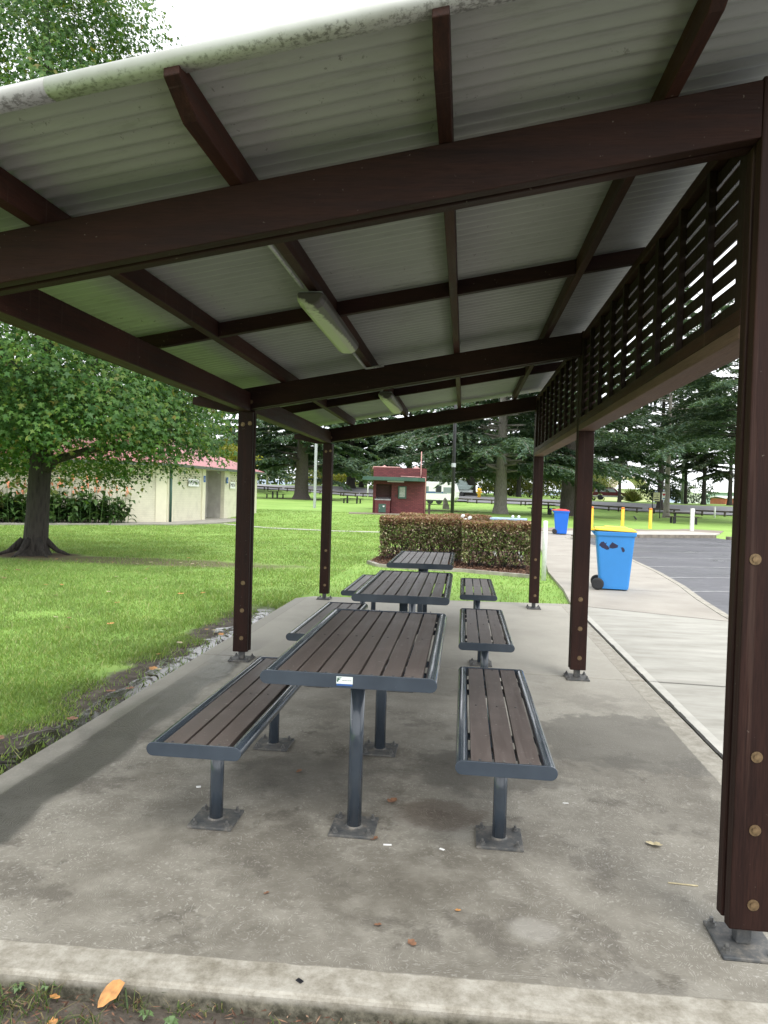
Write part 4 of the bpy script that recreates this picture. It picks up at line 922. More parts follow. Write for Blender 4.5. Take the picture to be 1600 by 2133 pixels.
def shed(px0, px1, d, h, wallm, roofm, label, cat, depth=8, rise=.8, name='shed', doors=True):
    a = Vector(at(px0, d)); b_ = Vector(at(px1, d)); L = (b_-a).length; z = Tz((a.x+b_.x)/2, (a.y+b_.y)/2); e = empty(name, (a.x, a.y, z), math.atan2(b_.y-a.y, b_.x-a.x), label, cat)
    MB().box(0, L, 0, depth, -.6, h).build('wall', wallm, e)
    m = MB(); m.hexa([(-.4, -.4, h), (L+.4, -.4, h), (L+.4, depth/2, h+rise), (-.4, depth/2, h+rise), (-.4, -.4, h+.15), (L+.4, -.4, h+.15), (L+.4, depth/2, h+rise+.15), (-.4, depth/2, h+rise+.15)])
    m.hexa([(-.4, depth/2+.002, h+rise), (L+.4, depth/2+.002, h+rise), (L+.4, depth+.4, h), (-.4, depth+.4, h), (-.4, depth/2+.002, h+rise+.15), (L+.4, depth/2+.002, h+rise+.15), (L+.4, depth+.4, h+.15), (-.4, depth+.4, h+.15)]); m.build('roof', roofm, e)
    if doors:
        for k in range(max(1, int(L/3.2))):
            f = MB().box(k*3.2+.8, k*3.2+2.0, -.04, -.005, .9, h-.5).build('window', M['silver'], e); MB().box(k*3.2+.88, k*3.2+1.92, -.05, -.0405, 1.0, h-.6).build('pane', M['glass'], f)
    return e
shed(1469, 1620, 150, 2.35, M['sage'], M['white_paint'], 'long sage green shed with white roof across the road', 'shed', 12, 1.3, doors=False)
shed(1510, 1600, 128, 1.0, M['brickplain'], M['white_paint'], 'low orange brick building with white eave before the green shed', 'building', 6, .3, 'brick_building', doors=False)
shed(1446, 1466, 130, 1.7, M['white_paint'], M['white_paint'], 'small white house seen between the thin dark trunks', 'house', 6, .8, 'house')
shed(1252, 1360, 140, 2.3, M['fence_yellow'], M['white_paint'], 'pale yellow green clad building behind the burgundy car', 'building', 5, .15, 'clad_building', doors=False)
def arch():
    a = Vector(at(1282, 175)); b_ = Vector(at(1348, 175)); L = (b_-a).length; e = empty('arched_shelter', (a.x, a.y, a.z+.5), math.atan2(b_.y-a.y, b_.x-a.x), 'white arched canopy rising above the pale clad building', 'canopy'); n = 20; V = []
    for dz in (0, .3):
        for yy in (0, 9):
            for k in range(n+1): t = math.pi*k/n; V.append((L/2-(L/2+dz)*math.cos(t), yy, 1.6+(2.9+dz)*math.sin(t)))
    m = MB(); w_ = n+1; f = []
    for k in range(n): f += [(k, k+1, w_+k+1, w_+k), (2*w_+k, 3*w_+k, 3*w_+k+1, 2*w_+k+1), (k, 2*w_+k, 2*w_+k+1, k+1), (w_+k, w_+k+1, 3*w_+k+1, 3*w_+k)]
    m.add(V, f); m.build('vault', plain('tan_white_canopy', (.70, .60, .45), .6, .1), e, True)
    for xx in (0, L): MB().box(xx-.2, xx+.2, 0, 9, -1, 1.6).build('side_wall', M['white_paint'], e)
arch()
for px, d, h, r, mt, lab in ((1420, 98, 11, .20, 'green_pole', 'pale green power pole on the right between dark trunks'), (555, 128, 12, .22, 'palebark', 'pale timber power pole far left beyond the road')):
    x, y, z = at(px, d); e = empty('power_pole', (x, y, z), 0, lab, 'power pole'); m = MB(); m.path([(0, 0, -.3), (0, 0, h)], [r, r*.75], 12); m.build('pole', M[mt], e, True); MB().box(-1.1, 1.1, -.06, .06, h-.8, h-.65).build('cross_arm', M['log'], e)
x, y, z = at(929, 62); m = MB(); V = []; rr = random.Random(5)
prof = [(.30, .22, -.1), (.29, .2, .2), (.22, .16, .5), (.15, .12, .75), (.06, .05, .93)]; n = 9
for a, b_, h in prof:
    for k in range(n): t = 2*math.pi*k/n; q = rr.uniform(.85, 1.15); V.append((a*math.cos(t)*q-.12*h, b_*math.sin(t)*q, h))
m.add(V, [(i*n+k, i*n+(k+1) % n, (i+1)*n+(k+1) % n, (i+1)*n+k) for i in range(4) for k in range(n)]+[tuple(range(4*n, 5*n))]); o = m.build('standing_stone', M['stone'], None, bevel=.03); o.location = (x, y, z); tag(o, 'grey upright stone on the lawn left of the black lamp post', 'stone')
# bird: upright black bird on the lawn
def bird():
    x, y, z = at(1324, 50); m = MB()
    m.path([(-.13, 0, .10), (-.08, 0, .13), (0, 0, .19), (.06, 0, .26), (.09, 0, .31), (.13, 0, .325), (.19, 0, .318)], [.018, .045, .062, .05, .038, .03, .004], 10)
    o = m.build('bird', M['black'], None, True); o.location = (x, y, z); o.rotation_euler = (0, 0, math.radians(130)); tag(o, 'black bird standing on the lawn between two yellow bollards', 'bird')
    l_ = MB()
    for s in (-1, 1): l_.path([(.0, s*.02, .16), (.01, s*.022, .07), (0, s*.022, -.01), (.04, s*.022, -.005)], .006, 5)
    l_.build('leg', M['black'], o)
bird()
# ------------------------------------------------------------------ vegetation
def unit(v): return v/np.maximum(np.linalg.norm(v, axis=-1, keepdims=True), 1e-9)
def quads(C, D, N, L, Wd, bend=0.0):
    """leaf diamonds: centre C, long axis D, normal N (made orthogonal), length, width"""
    D = unit(D); S = unit(np.cross(D, N)); N2 = np.cross(S, D); L = np.asarray(L)[:, None]/2; Wd = np.asarray(Wd)[:, None]/2
    return np.stack([C-D*L, C+S*Wd-D*L*.1+N2*bend*L, C+D*L-N2*bend*L*.6, C-S*Wd-D*L*.1+N2*bend*L], 1)
def rdir(n): return unit(rng.normal(size=(n, 3)))
STAR = []
for k, (a, r) in enumerate(((-90, .30), (-55, .62), (-28, .34), (8, .92), (45, .40), (90, 1.0), (135, .40), (172, .92), (208, .34), (235, .62))):
    STAR.append((r*math.cos(math.radians(a)), r*math.sin(math.radians(a))))
STAR = np.array(STAR)
def stars(C, D, N, R):
    D = unit(D); S = unit(np.cross(D, N)); N2 = np.cross(S, D); R = np.asarray(R)[:, None, None]
    P = C[:, None, :]+R*(STAR[None, :, :1]*S[:, None, :]+STAR[None, :, 1:]*D[:, None, :])
    r2 = (STAR**2).sum(-1)[None, :, None]; return P-N2[:, None, :]*r2*R*.28
def limb(m, pts, r0, r1, n=9):
    k = len(pts); m.path(pts, [r0+(r1-r0)*(i/(k-1))**.8 for i in range(k)], n)
def liquidambar():
    X0, Y0 = -7.32, 14.72; e = empty('broadleaf_tree', (X0, Y0, -.05), 0, 'large star leaved tree with thick fissured trunk left of the shelter', 'tree')
    m = MB(); m.path([(0, 0, -.2), (0, 0, .02), (.02, 0, .12), (.03, 0, .35), (.06, 0, .9), (.10, .0, 1.8), (.16, .02, 2.7), (.10, .05, 4.2), (.05, .0, 6.5), (.1, .1, 9.5), (.0, 0, 12.5)], [.42, .36, .29, .25, .232, .222, .205, .175, .14, .09, .03], 20)
    for k in range(7):
        a = k*.9+.2; m.path([(math.cos(a)*.22, math.sin(a)*.22, .32), (math.cos(a)*.50, math.sin(a)*.50, .08), (math.cos(a)*.80, math.sin(a)*.80, -.02)], [.08, .045, .015], 8)
    B = [((.10, 0, 1.75), (.55, -.15, 2.05), (1.3, -.3, 2.25), (2.4, -.5, 2.35), (3.4, -.7, 2.5)), ((.14, 0, 2.4), (.9, -.3, 2.9), (1.9, -.5, 3.4), (3.3, -.4, 3.9)), ((.1, 0, 1.9), (-.35, -.2, 2.6), (-.75, -.3, 3.4), (-1.3, -.4, 4.6)),
         ((.12, 0, 2.9), (.4, .5, 3.7), (1.0, 1.2, 4.6), (1.5, 2.0, 5.6)), ((.1, 0, 3.3), (-.5, -.4, 4.2), (-.9, -.9, 5.3), (-1.2, -1.3, 6.4)), ((.1, 0, 3.6), (.7, -.5, 4.6), (1.5, -1.0, 5.5), (2.2, -1.4, 6.3)),
         ((.05, 0, 5.2), (.8, .2, 6.3), (1.6, .3, 7.3), (2.2, .3, 8.3)), ((.05, 0, 5.6), (-.8, .2, 6.6), (-1.6, .3, 7.6)), ((.05, 0, 6.6), (.3, -.8, 7.8), (.6, -1.4, 9.0)), ((.05, 0, 7.5), (.7, .4, 9), (1.1, .6, 10.3)),
         ((.1, 0, 2.2), (-.7, .3, 2.7), (-1.7, .4, 3.0), (-3.0, .3, 3.2)), ((.14, 0, 2.6), (.7, .6, 2.9), (1.8, 1.2, 3.1), (3.0, 1.5, 3.2)), ((.1, 0, 3.0), (1.0, -.1, 3.3), (2.2, -.2, 3.2), (3.6, -.2, 3.1))]
    for k, b_ in enumerate(B): limb(m, b_, (.13, .10, .12, .09, .10, .09, .09, .08, .07, .06, .10, .08, .08)[k], .025)
    for b_ in B:
        for q in range(7):
            i = rng.integers(1, len(b_)); p = Vector(b_[i]); a = rng.uniform(0, 6.28); L = rng.uniform(.6, 1.3)
            p2 = p+Vector((math.cos(a)*L*.5, math.sin(a)*L*.5, rng.uniform(-.05, .35))); p3 = p2+Vector((math.cos(a)*L*.5, math.sin(a)*L*.5, rng.uniform(-.3, .2)))
            m.path([p, p2, p3], [.022, .014, .005], 5)
    m.build('trunk', M['bark'], e, True)
    zz = np.array([1.5, 2.0, 2.7, 3.5, 5, 7, 9, 10.5, 12, 13.5]); rr = np.array([3.3, 4.0, 4.45, 4.55, 4.6, 4.2, 3.6, 3.0, 2.2, .5])
    n = 2900; z = 1.7+11.5*rng.uniform(0, 1, n*3)**1.05; R = np.interp(z, zz, rr); keep = rng.uniform(0, 4.6, n*3) < R; z, R = z[keep][:n], R[keep][:n]
    a = rng.uniform(0, 2*np.pi, len(z)); rad = R*(.42+.58*np.sqrt(rng.uniform(0, 1, len(z))))*(.86+.16*np.sin(3*a+z*1.3)+.1*np.sin(7*a-z*2.1))
    C = np.stack([rad*np.cos(a), rad*np.sin(a), z], 1)
    # open windows: low right side over the toilet roof, and gaps by a coarse wave field
    f = np.sin(C[:, 0]*1.7+1)*np.sin(C[:, 1]*1.9+.4)*np.sin(C[:, 2]*2.1+2)
    keep = f > -.40; low = (C[:, 2] < 2.25) & (C[:, 1] < 1.0)
    keep &= ~(low & (C[:, 0] > .9) & (rng.uniform(0, 1, len(C)) < .55)); keep &= ~((C[:, 0] > 1.5) & (C[:, 2] < 2.3) & (C[:, 1] < 2)); keep &= ~((C[:, 2] < 2.05) & (np.abs(C[:, 0]) < 1.1) & (C[:, 1] < .5))
    C = C[keep]; ne = 230; E_ = np.stack([rng.uniform(-.9, 4.1, ne), rng.uniform(-2.6, .6, ne), rng.uniform(2.35, 3.7, ne)], 1); E_ = E_[np.hypot(E_[:, 0], E_[:, 1]) < 4.35]; C = np.concatenate([C, E_]); nl = 56
    # leaf sprays hang off each cluster, tilted outwards and down
    out = unit(C*np.array([1, 1, 0])+1e-6); off = rng.normal(0, 1, (len(C), nl, 3))*np.array([.27, .27, .17]); off[..., 2] -= (off[..., 0]*out[:, None, 0]+off[..., 1]*out[:, None, 1])*.45
    P = (C[:, None, :]+off).reshape(-1, 3); o2 = np.repeat(out, nl, 0)
    D = o2*.55+np.array([0, 0, -.65])+rng.normal(0, .42, P.shape); N = o2*.55+np.array([0, 0, .8])+rng.normal(0, .35, P.shape)
    V = stars(P, D, N, rng.choice([.035, .05, .066, .085], len(P), p=[.2, .35, .3, .15])*rng.uniform(.85, 1.1, len(P))); npmesh('crown', V, 10, M['gumleaf'], e)
liquidambar()
def conifer(x, y, H, R, cb, seed, r0, label, leaf='cedarleaf', barkm='cedarbark', dens=1.0, lean=0.0, cat='tree', name='cedar_tree', group=None, droop=.10, spacing=.62, extra=(), lw=(.34, .095), azr=None):
    g = np.random.default_rng(seed); z0 = Tz(x, y)-.06; e = empty(name, (x, y, z0), 0, label, cat, group); m = MB()
    tp = [(0, 0, -.3), (0, 0, .1), (lean*.03, 0, .6), (lean*.1, 0, 2.0), (lean*.3, .05, H*.3), (lean*.6, 0, H*.6), (lean, 0, H)]
    m.path(tp, [r0*1.9, r0*1.45, r0*1.12, r0, r0*.75, r0*.45, .03], 14)
    P_, D_, Nn = [], [], []
    lim = []
    z = cb
    while z < H-.4:
        k = max(0, (z-cb)/(H-cb))
        for q in range(3): lim.append((z+g.uniform(-.2, .2), g.uniform(0, 2*np.pi), R*(1-k**1.25)*g.uniform(.62, 1.05)+.3))
        z += spacing*(.75+.5*k)
    for t in extra: lim.append(t)
    for (zl, az, L) in lim:
        if azr is not None and zl < azr[0] and not (azr[1] < (az % 6.283) < azr[2]): continue
        dv = np.array([math.cos(az), math.sin(az), 0]); sv = np.array([-dv[1], dv[0], 0]); ns = 6; rise = g.uniform(.0, .22); tw = g.uniform(-.12, .12)
        pts = []
        for i in range(ns+1):
            t = i/ns; pts.append(np.array([lean*.5*zl/H, 0, zl])+dv*L*t+sv*L*tw*t*t+np.array([0, 0, L*(rise*t-(rise+droop)*t**2.4)]))
        m.path(pts, [max(.02, r0*.16*(L/R+.3))*(1-.85*i/ns)+.008 for i in range(ns+1)], 6)
        pts = np.array(pts); nb = int(L*3.6*dens)+3
        for b in range(nb):
            t = .18+.82*(b+g.uniform(0, 1))/nb; i = min(int(t*ns), ns-1); p = pts[i]+(pts[i+1]-pts[i])*(t*ns-i); tang = unit(pts[i+1]-pts[i]); s = 1 if b % 2 else -1
            bl = (.22*L*(1-t)+.45+g.uniform(0, .55)); bd = unit(tang*g.uniform(.5, 1.1)+sv*s*g.uniform(.5, 1.0)+np.array([0, 0, g.uniform(-.18, .14)]))
            nt_ = max(4, int(bl/.036*dens)); u = np.linspace(.05, 1, nt_)[:, None]
            c = p+bd*bl*u+np.array([0, 0, -1.0])*(u**2)*bl*.22+g.normal(0, .045, (nt_, 3)); P_.append(c)
            side = unit(np.cross(bd, [0, 0, 1.0])); sg = g.choice([-1, 1], (nt_, 1)); D_.append(unit(bd*.8+side*sg*g.uniform(.2, .9, (nt_, 1))+g.normal(0, .22, (nt_, 3))+np.array([0, 0, -.10]))); Nn.append(np.array([0, 0, 1.0])+g.normal(0, .35, (nt_, 3)))
    m.build('trunk', M[barkm], e, True)
    P_, D_, Nn = np.concatenate(P_), np.concatenate(D_), np.concatenate(Nn); n = len(P_)
    V = quads(P_, D_, Nn, g.uniform(lw[0]*.7, lw[0]*1.4, n), g.uniform(lw[1]*.7, lw[1]*1.4, n), .08)
    npmesh('crown', V, 4, M[leaf], e); return n
CG = 'big cedars along the road'
tot = 0
x, y, z = at(627, 84); tot += conifer(x, y, 24, 10.5, 3.9, 11, .78, 'massive dark cedar with flared trunk seen between the two left posts', group=CG, dens=1.0, lw=(.46, .15), extra=[(2.2, -.35, 6)])
x, y, z = at(1042, 53); tot += conifer(x, y, 22, 9.6, 3.1, 12, .42, 'broad cedar with straight grey trunk behind the hedge', group=CG, barkm='palebark', dens=1.15, extra=[(3.2, 3.9, 10.2), (4.2, 3.6, 10), (5.2, 4.1, 9.5), (4.6, 4.6, 9), (3.5, 5.4, 8)])
x, y, z = at(1183, 59); tot += conifer(x, y, 22, 8.8, 4.0, 13, .60, 'thick trunked cedar behind the middle shelter post', group=CG, dens=1.1, barkm='cedarbark')
x, y, z = at(1388, 69); tot += conifer(x, y, 23, 11.5, 6.3, 14, .26, 'tall cedar with slim pale trunk carrying the heart sign', group=CG, barkm='palebark', dens=.95, leaf='cedarleaf', spacing=.72)
x, y, z = at(1475, 56); tot += conifer(x+3.2, y+1, 22, 11.5, 6.0, 21, .30, 'cedar at the right with its crown behind the near post', group=CG, barkm='darkbark', dens=.95, leaf='cedarleaf')
x, y, z = at(1374, 82); tot += conifer(x, y, 25, 12, 6.6, 23, .34, 'dark trunked cedar just left of the pale trunk with the heart sign', group=CG, barkm='darkbark', dens=.9)
x, y, z = at(729, 112); tot += conifer(x, y, 25, 11, 3.3, 15, .62, 'dark cedar across the road left of the brick kiosk', group=CG, barkm='darkbark', dens=.75, leaf='cedarleaf', lw=(.60, .22))
x, y, z = at(751, 116); tot += conifer(x, y, 21, 6.5, 4.2, 16, .32, 'slender dark conifer next to the cedar across the road', group=CG, barkm='darkbark', dens=.7, leaf='pineleaf', lw=(.60, .22))
x, y, z = at(979, 106); tot += conifer(x, y, 24, 10, 3.6, 17, .70, 'dark cedar across the road right of the black lamp post', group=CG, barkm='darkbark', dens=.75, leaf='pineleaf', lw=(.60, .22))
x, y, z = at(500, 104); tot += conifer(x, y, 22, 9, 3.0, 18, .5, 'dark cedar hidden behind the toilet roof on the left', group=CG, barkm='darkbark', dens=.8, lw=(.55, .2))
x, y, z = at(850, 122); tot += conifer(x, y, 26, 10.5, 5.0, 19, .5, 'dark cedar crown behind the brick kiosk', group=CG, barkm='darkbark', dens=.75, leaf='pineleaf', lw=(.65, .22))
PG = 'thin dark pines on the far verge'
for k, (px, d, H, R, cb, r0, lab) in enumerate(((1289, 97, 19, 7.0, 5.2, .20, 'thin dark pine just right of the burgundy car'), (1425.5, 99, 19, 6.5, 4.6, .26, 'dark pine touching the green power pole'), (1464.5, 94, 18, 6.0, 4.2, .26, 'dark slim pine before the white house'),
                                        (1519, 92, 18, 6.0, 3.6, .27, 'dark slim pine before the orange brick building'), (1079, 118, 17, 5.5, 3.8, .35, 'thin dark trunked pine right of the grey cedar'), (1034, 116, 17, 5.5, 4.5, .4, 'dark trunked pine just left of the grey cedar'), (1120, 120, 18, 6, 3.6, .35, 'far dark pine behind the far right shelter post'))):
    x, y, z = at(px, d); tot += conifer(x, y, H, R, cb, 40+k, r0, lab, leaf='pineleaf', barkm='darkbark', dens=.62, name='pine_tree', group=PG, lw=(.55, .19), spacing=.95)
def bush(x, y, z, rx, ry, h, n, mat, label, leaf=.22, trunk=0.0, cat='shrub', name='shrub', group=None, z0=0.0):
    e = empty(name, (x, y, z), 0, label, cat, group); k = max(5, n//60); a = rng.uniform(0, 6.283, k); u = np.sqrt(rng.uniform(.05, 1, k)); zz = rng.uniform(.12, 1, k)
    sh_ = np.sqrt(np.clip(1-(zz-.35)**2/.5, .1, 1)); C = np.stack([rx*u*sh_*np.cos(a), ry*u*sh_*np.sin(a), z0+(h-z0)*zz], 1)
    P = (C[:, None]+rng.normal(0, 1, (k, n//k, 3))*np.array([rx*.16, ry*.16, (h-z0)*.09])).reshape(-1, 3); P[:, 2] = np.maximum(P[:, 2], .02)
    V = quads(P, rdir(len(P))+np.array([0, 0, -.2]), rdir(len(P))+np.array([0, 0, .6]), rng.uniform(leaf*.7, leaf*1.4, len(P)), rng.uniform(leaf*.35, leaf*.6, len(P)), .1); npmesh('foliage', V, 4, mat, e)
    m = MB()
    for q in range(5): a_ = q*1.3; m.path([(.05*math.cos(a_), .05*math.sin(a_), -.1), (rx*.25*math.cos(a_), ry*.25*math.sin(a_), z0+(h-z0)*.35), (rx*.5*math.cos(a_), ry*.5*math.sin(a_), z0+(h-z0)*.75)], [.05+trunk, .035+trunk*.6, .012], 6)
    m.build('stem', M['darkbark'], e, True)
SG = 'shrubs across the road'
for k, (px, d, rx, h, n, mt, lab) in enumerate(((645, 124, 4.5, 2.6, 900, 'bushleaf', 'pale green shrub across the road behind the big cedar'), (690, 126, 4, 1.9, 800, 'yellowleaf', 'low yellow flowering shrub right of the far left post'), (1010, 124, 5, 4.2, 1500, 'bushleaf', 'tall yellow green shrub left of the grey cedar trunk'),
        (1062, 122, 4.5, 4.0, 1400, 'bushleaf', 'yellow green shrub right of the grey cedar trunk'), (1100, 124, 5, 4.4, 1400, 'bushleaf', 'yellow green shrub beside the far right shelter post'), (1150, 122, 5, 4.2, 1400, 'bushleaf', 'olive shrub behind the thick cedar trunk'),
        (1236, 125, 4, 4.2, 1200, 'bushleaf', 'olive shrub behind the rear of the burgundy car'), (1262, 150, 4, 5.0, 900, 'bushleaf', 'distant olive tree top left of the arched canopy'), (1371, 104, 3.0, 4.6, 1300, 'pineleaf', 'dark green bush behind the cream sign'), (1442, 124, 3.5, 4.5, 900, 'pineleaf', 'dark bush between the pale pole and the white house'),
        (795, 128, 6, 3.4, 1200, 'bushleaf', 'olive shrub behind the left end of the kiosk canopy'))):
    x, y, z = at(px, d); bush(x, y, z, rx, rx*.6, h, n, M[mt], lab, .45, group=SG)
# spiky bush by the car
x, y, z = at(1316, 97); e = empty('spiky_shrub', (x, y, z), 0, 'spiky fan shaped shrub in front of the burgundy car', 'shrub'); n = 420; a = rng.uniform(0, 6.283, n); el_ = rng.uniform(.25, 1.5, n); D = np.stack([np.cos(a)*np.cos(el_), np.sin(a)*np.cos(el_), np.sin(el_)], 1); Lq = rng.uniform(.8, 2.3, n)
npmesh('foliage', quads(D*Lq[:, None]*.55, D, rdir(n), Lq, np.full(n, .11), .05), 4, M['bushleaf'], e)
x, y, z = at(484, 62); bush(x, y, z, 2.0, 2.0, 4.6, 2000, M['yellowleaf'], 'yellow leaved tree top behind the toilet roof', .28, .06, 'tree', 'broadleaf_tree', None, 1.8)
for px, d, rx, h, mt, lab in ((20, 40, 7, 7.5, 'gumleaf', 'dark green tree far left behind the star leaved tree'), (190, 52, 7, 8, 'gumleaf', 'green tree behind the toilet block roof'), (-90, 30, 6, 7, 'bushleaf', 'yellow green tree at the left frame edge'), (330, 62, 6.5, 9, 'gumleaf', 'green tree behind the toilet block right part')):
    x, y, z = at(px, d); bush(x, y, z, rx, rx*.7, h, 6500, M[mt], lab, .34, .12, 'tree', 'broadleaf_tree', None, .6)
# far woodland and hills
def farwood():
    n = 26000; px = rng.uniform(-500, 1260, n); d = rng.uniform(150, 205, n); lat = (px-800)/F*d; X = CX+lat*.994-d*.109; Y = lat*.109+d*.994
    hm = 9+4*np.sin(X*.11)+3*np.sin(X*.31+1)+1.5*np.sin(X*.9); Z = 1.6+hm*np.sqrt(rng.uniform(0, 1, n))
    P = np.stack([X, Y, Z], 1); npmesh('far_woodland', quads(P, rdir(n), rdir(n)+np.array([0, 0, .5]), rng.uniform(.9, 2.0, n), rng.uniform(.5, 1.0, n), .1), 4, M['pineleaf']); tag(bpy.data.objects['far_woodland'], 'distant dark woodland beyond the road', 'woodland', kind='stuff')
    m = MB(); V = []; nn = 60
    for i in range(nn+1):
        t = i/nn; X = -700+1900*t; V += [(X, 800+60*math.sin(t*9), -5), (X, 830+60*math.sin(t*9), 13+5*math.sin(t*13)+3*math.sin(t*31)), (X, 1000, -5)]
    m.add(V, [(3*i+j, 3*i+3+j, 3*i+4+j, 3*i+1+j) for i in range(nn) for j in (0, 1)]); tag(m.build('hills', plain('far_hill', (.26, .32, .38), .9, .1, .01, 0), None, True), kind='structure')
farwood()
# ------------------------------------------------------------------ hedge bed
def hedge(x0, x1, y0, y1, h, n, label, skew=0.0, zb=.12):
    e = empty('hedge', ((x0+x1)/2, (y0+y1)/2, -.03), skew, label, 'hedge', 'clipped hedges round the bark bed'); hx, hy = (x1-x0)/2, (y1-y0)/2
    A = np.array([2*hx*h, 2*hx*h*.4, 2*hy*h, 2*hy*h, 4*hx*hy]); f = rng.choice(5, n, p=A/A.sum()); u, v = rng.uniform(-1, 1, n), rng.uniform(0, 1, n); dep = rng.exponential(.05, n)
    lump = .035*np.sin(u*hx*7+1)*np.sin(v*9)+.03*np.sin(u*hx*3.1)
    P = np.zeros((n, 3))
    for k, (ax, s) in enumerate(((1, -1), (1, 1), (0, -1), (0, 1))):
        q = f == k; w_ = np.where(q)[0]
        P[w_, ax] = s*((hy if ax else hx)-dep[w_]+lump[w_]); P[w_, 1-ax] = u[w_]*(hx if ax else hy); P[w_, 2] = zb+(h-zb)*v[w_]
    q = np.where(f == 4)[0]; P[q, 0] = u[q]*hx; P[q, 1] = (v[q]*2-1)*hy; P[q, 2] = h-dep[q]*.8+lump[q]*.6
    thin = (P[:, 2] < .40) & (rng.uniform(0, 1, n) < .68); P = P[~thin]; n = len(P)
    V = quads(P, rdir(n)+np.array([0, 0, .3]), rdir(n)+np.array([0, -.4, .5]), rng.uniform(.034, .072, n), rng.uniform(.020, .038, n), .15); npmesh('foliage', V, 4, M['hedgeleaf'], e)
    m = MB(); k = int(2*hx/.22)
    for i in range(k):
        xx = -hx+.15+(2*hx-.3)*i/max(1, k-1)
        for j in range(9):
            p0 = Vector((xx+rng.uniform(-.06, .06), rng.uniform(-.15, .15), -.02)); p2 = Vector((xx+rng.uniform(-.4, .4), rng.uniform(-hy*.95, hy*.95), rng.uniform(h*.55, h*.97))); p2.x = max(-hx+.04, min(hx-.04, p2.x))
            m.path([p0, p0.lerp(p2, .5)+Vector((rng.uniform(-.06, .06), rng.uniform(-.06, .06), 0)), p2], [.014, .009, .004], 5)
    m.build('stem', M['cedarbark'], e)
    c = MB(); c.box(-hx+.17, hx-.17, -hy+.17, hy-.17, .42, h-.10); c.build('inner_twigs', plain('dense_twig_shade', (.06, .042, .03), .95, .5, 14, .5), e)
hedge(.03, 1.87, 16.1, 17.2, 1.0, 26000, 'clipped brown topped hedge on the left of the bark bed', -.03)
hedge(1.90, 3.34, 15.1, 16.2, .985, 22000, 'greener clipped hedge on the right next to the far shelter post', -.07)
hedge(.2, 2.6, 19.0, 20.2, 1.0, 14000, 'rear clipped hedge, only its reddish top showing', 0)
def mulch():
    P0 = [(-.15, 15.7), (.12, 15.05), (.8, 14.75), (1.9, 14.7), (3.2, 14.1), (3.42, 15), (3.45, 20.5), (-.1, 20.5)]
    slabpoly('mulch_bed', P0, -.1, -.022, plain('bark_mulch_soil', (.10, .055, .038), .95, .4, 20, .8))
    n = 16000; X, Y = rng.uniform(-.2, 3.5, n), rng.uniform(14, 18.5, n); q = inpoly(X, Y, P0); X, Y = X[q], Y[q]; n = len(X)
    P = np.stack([X, Y, -.016+rng.exponential(.012, n)], 1); V = quads(P, rng.normal(size=(n, 3))*np.array([1, 1, .3]), np.array([0, 0, 1.])+rng.normal(0, .4, (n, 3)), rng.uniform(.03, .085, n), rng.uniform(.012, .03, n)); o = npmesh('bark_chips', V, 4, M['mulch']); tag(o, 'brown bark chips covering the hedge bed', 'mulch', kind='stuff')
    m = MB()
    for a, b_ in zip(P0[:4], P0[1:5]): m.bar((*a, -.04), (*b_, -.04), .10, .10)
    tag(m.build('bed_edging', M['kerb']), kind='structure')
mulch()
# white post inside the hedge gap with two white knobs
def knobpost(x, y, h, label, sq=True):
    e = empty('water_standpipe', (x, y, -.03), 0, label, 'standpipe', None); MB().box(-.05, .05, -.05, .05, -.05, h).build('post', M['white_paint'], e, bevel=.004)
    m = MB()
    for dx, dz in ((-.06, .03), (.10, -.01)):
        m.path([(dx, 0, h-.04), (dx, 0, h+dz+.01), (dx+.03, 0, h+dz+.04), (dx+.03, 0, h+dz+.065)], [.02, .035, .04, .015], 10)
    m.build('tap', M['white_paint'], e, True)
knobpost(1.905, 16.75, 1.0, 'white timber post with white knobs standing in the hedge gap')
e = empty('panel_stand', (2.95, 17.5, -.03), -.15, 'low stand with pale blue top panel behind the right hedge', 'stand')
MB().box(-.42, .42, -.28, .28, .97, 1.02).build('top_panel', M['pale_blue'], e, bevel=.015)
for sx in (-1, 1): MB().box(sx*.3-.04, sx*.3+.04, -.04, .04, -.05, .969).build('leg', M['white_paint'], e)
for dx in (.10, .24): m = MB(); m.path([(dx, -.1, 1.021), (dx, -.1, 1.06), (dx+.02, -.1, 1.085)], [.02, .035, .02], 10); m.build('knob', M['white_paint'], e, True)
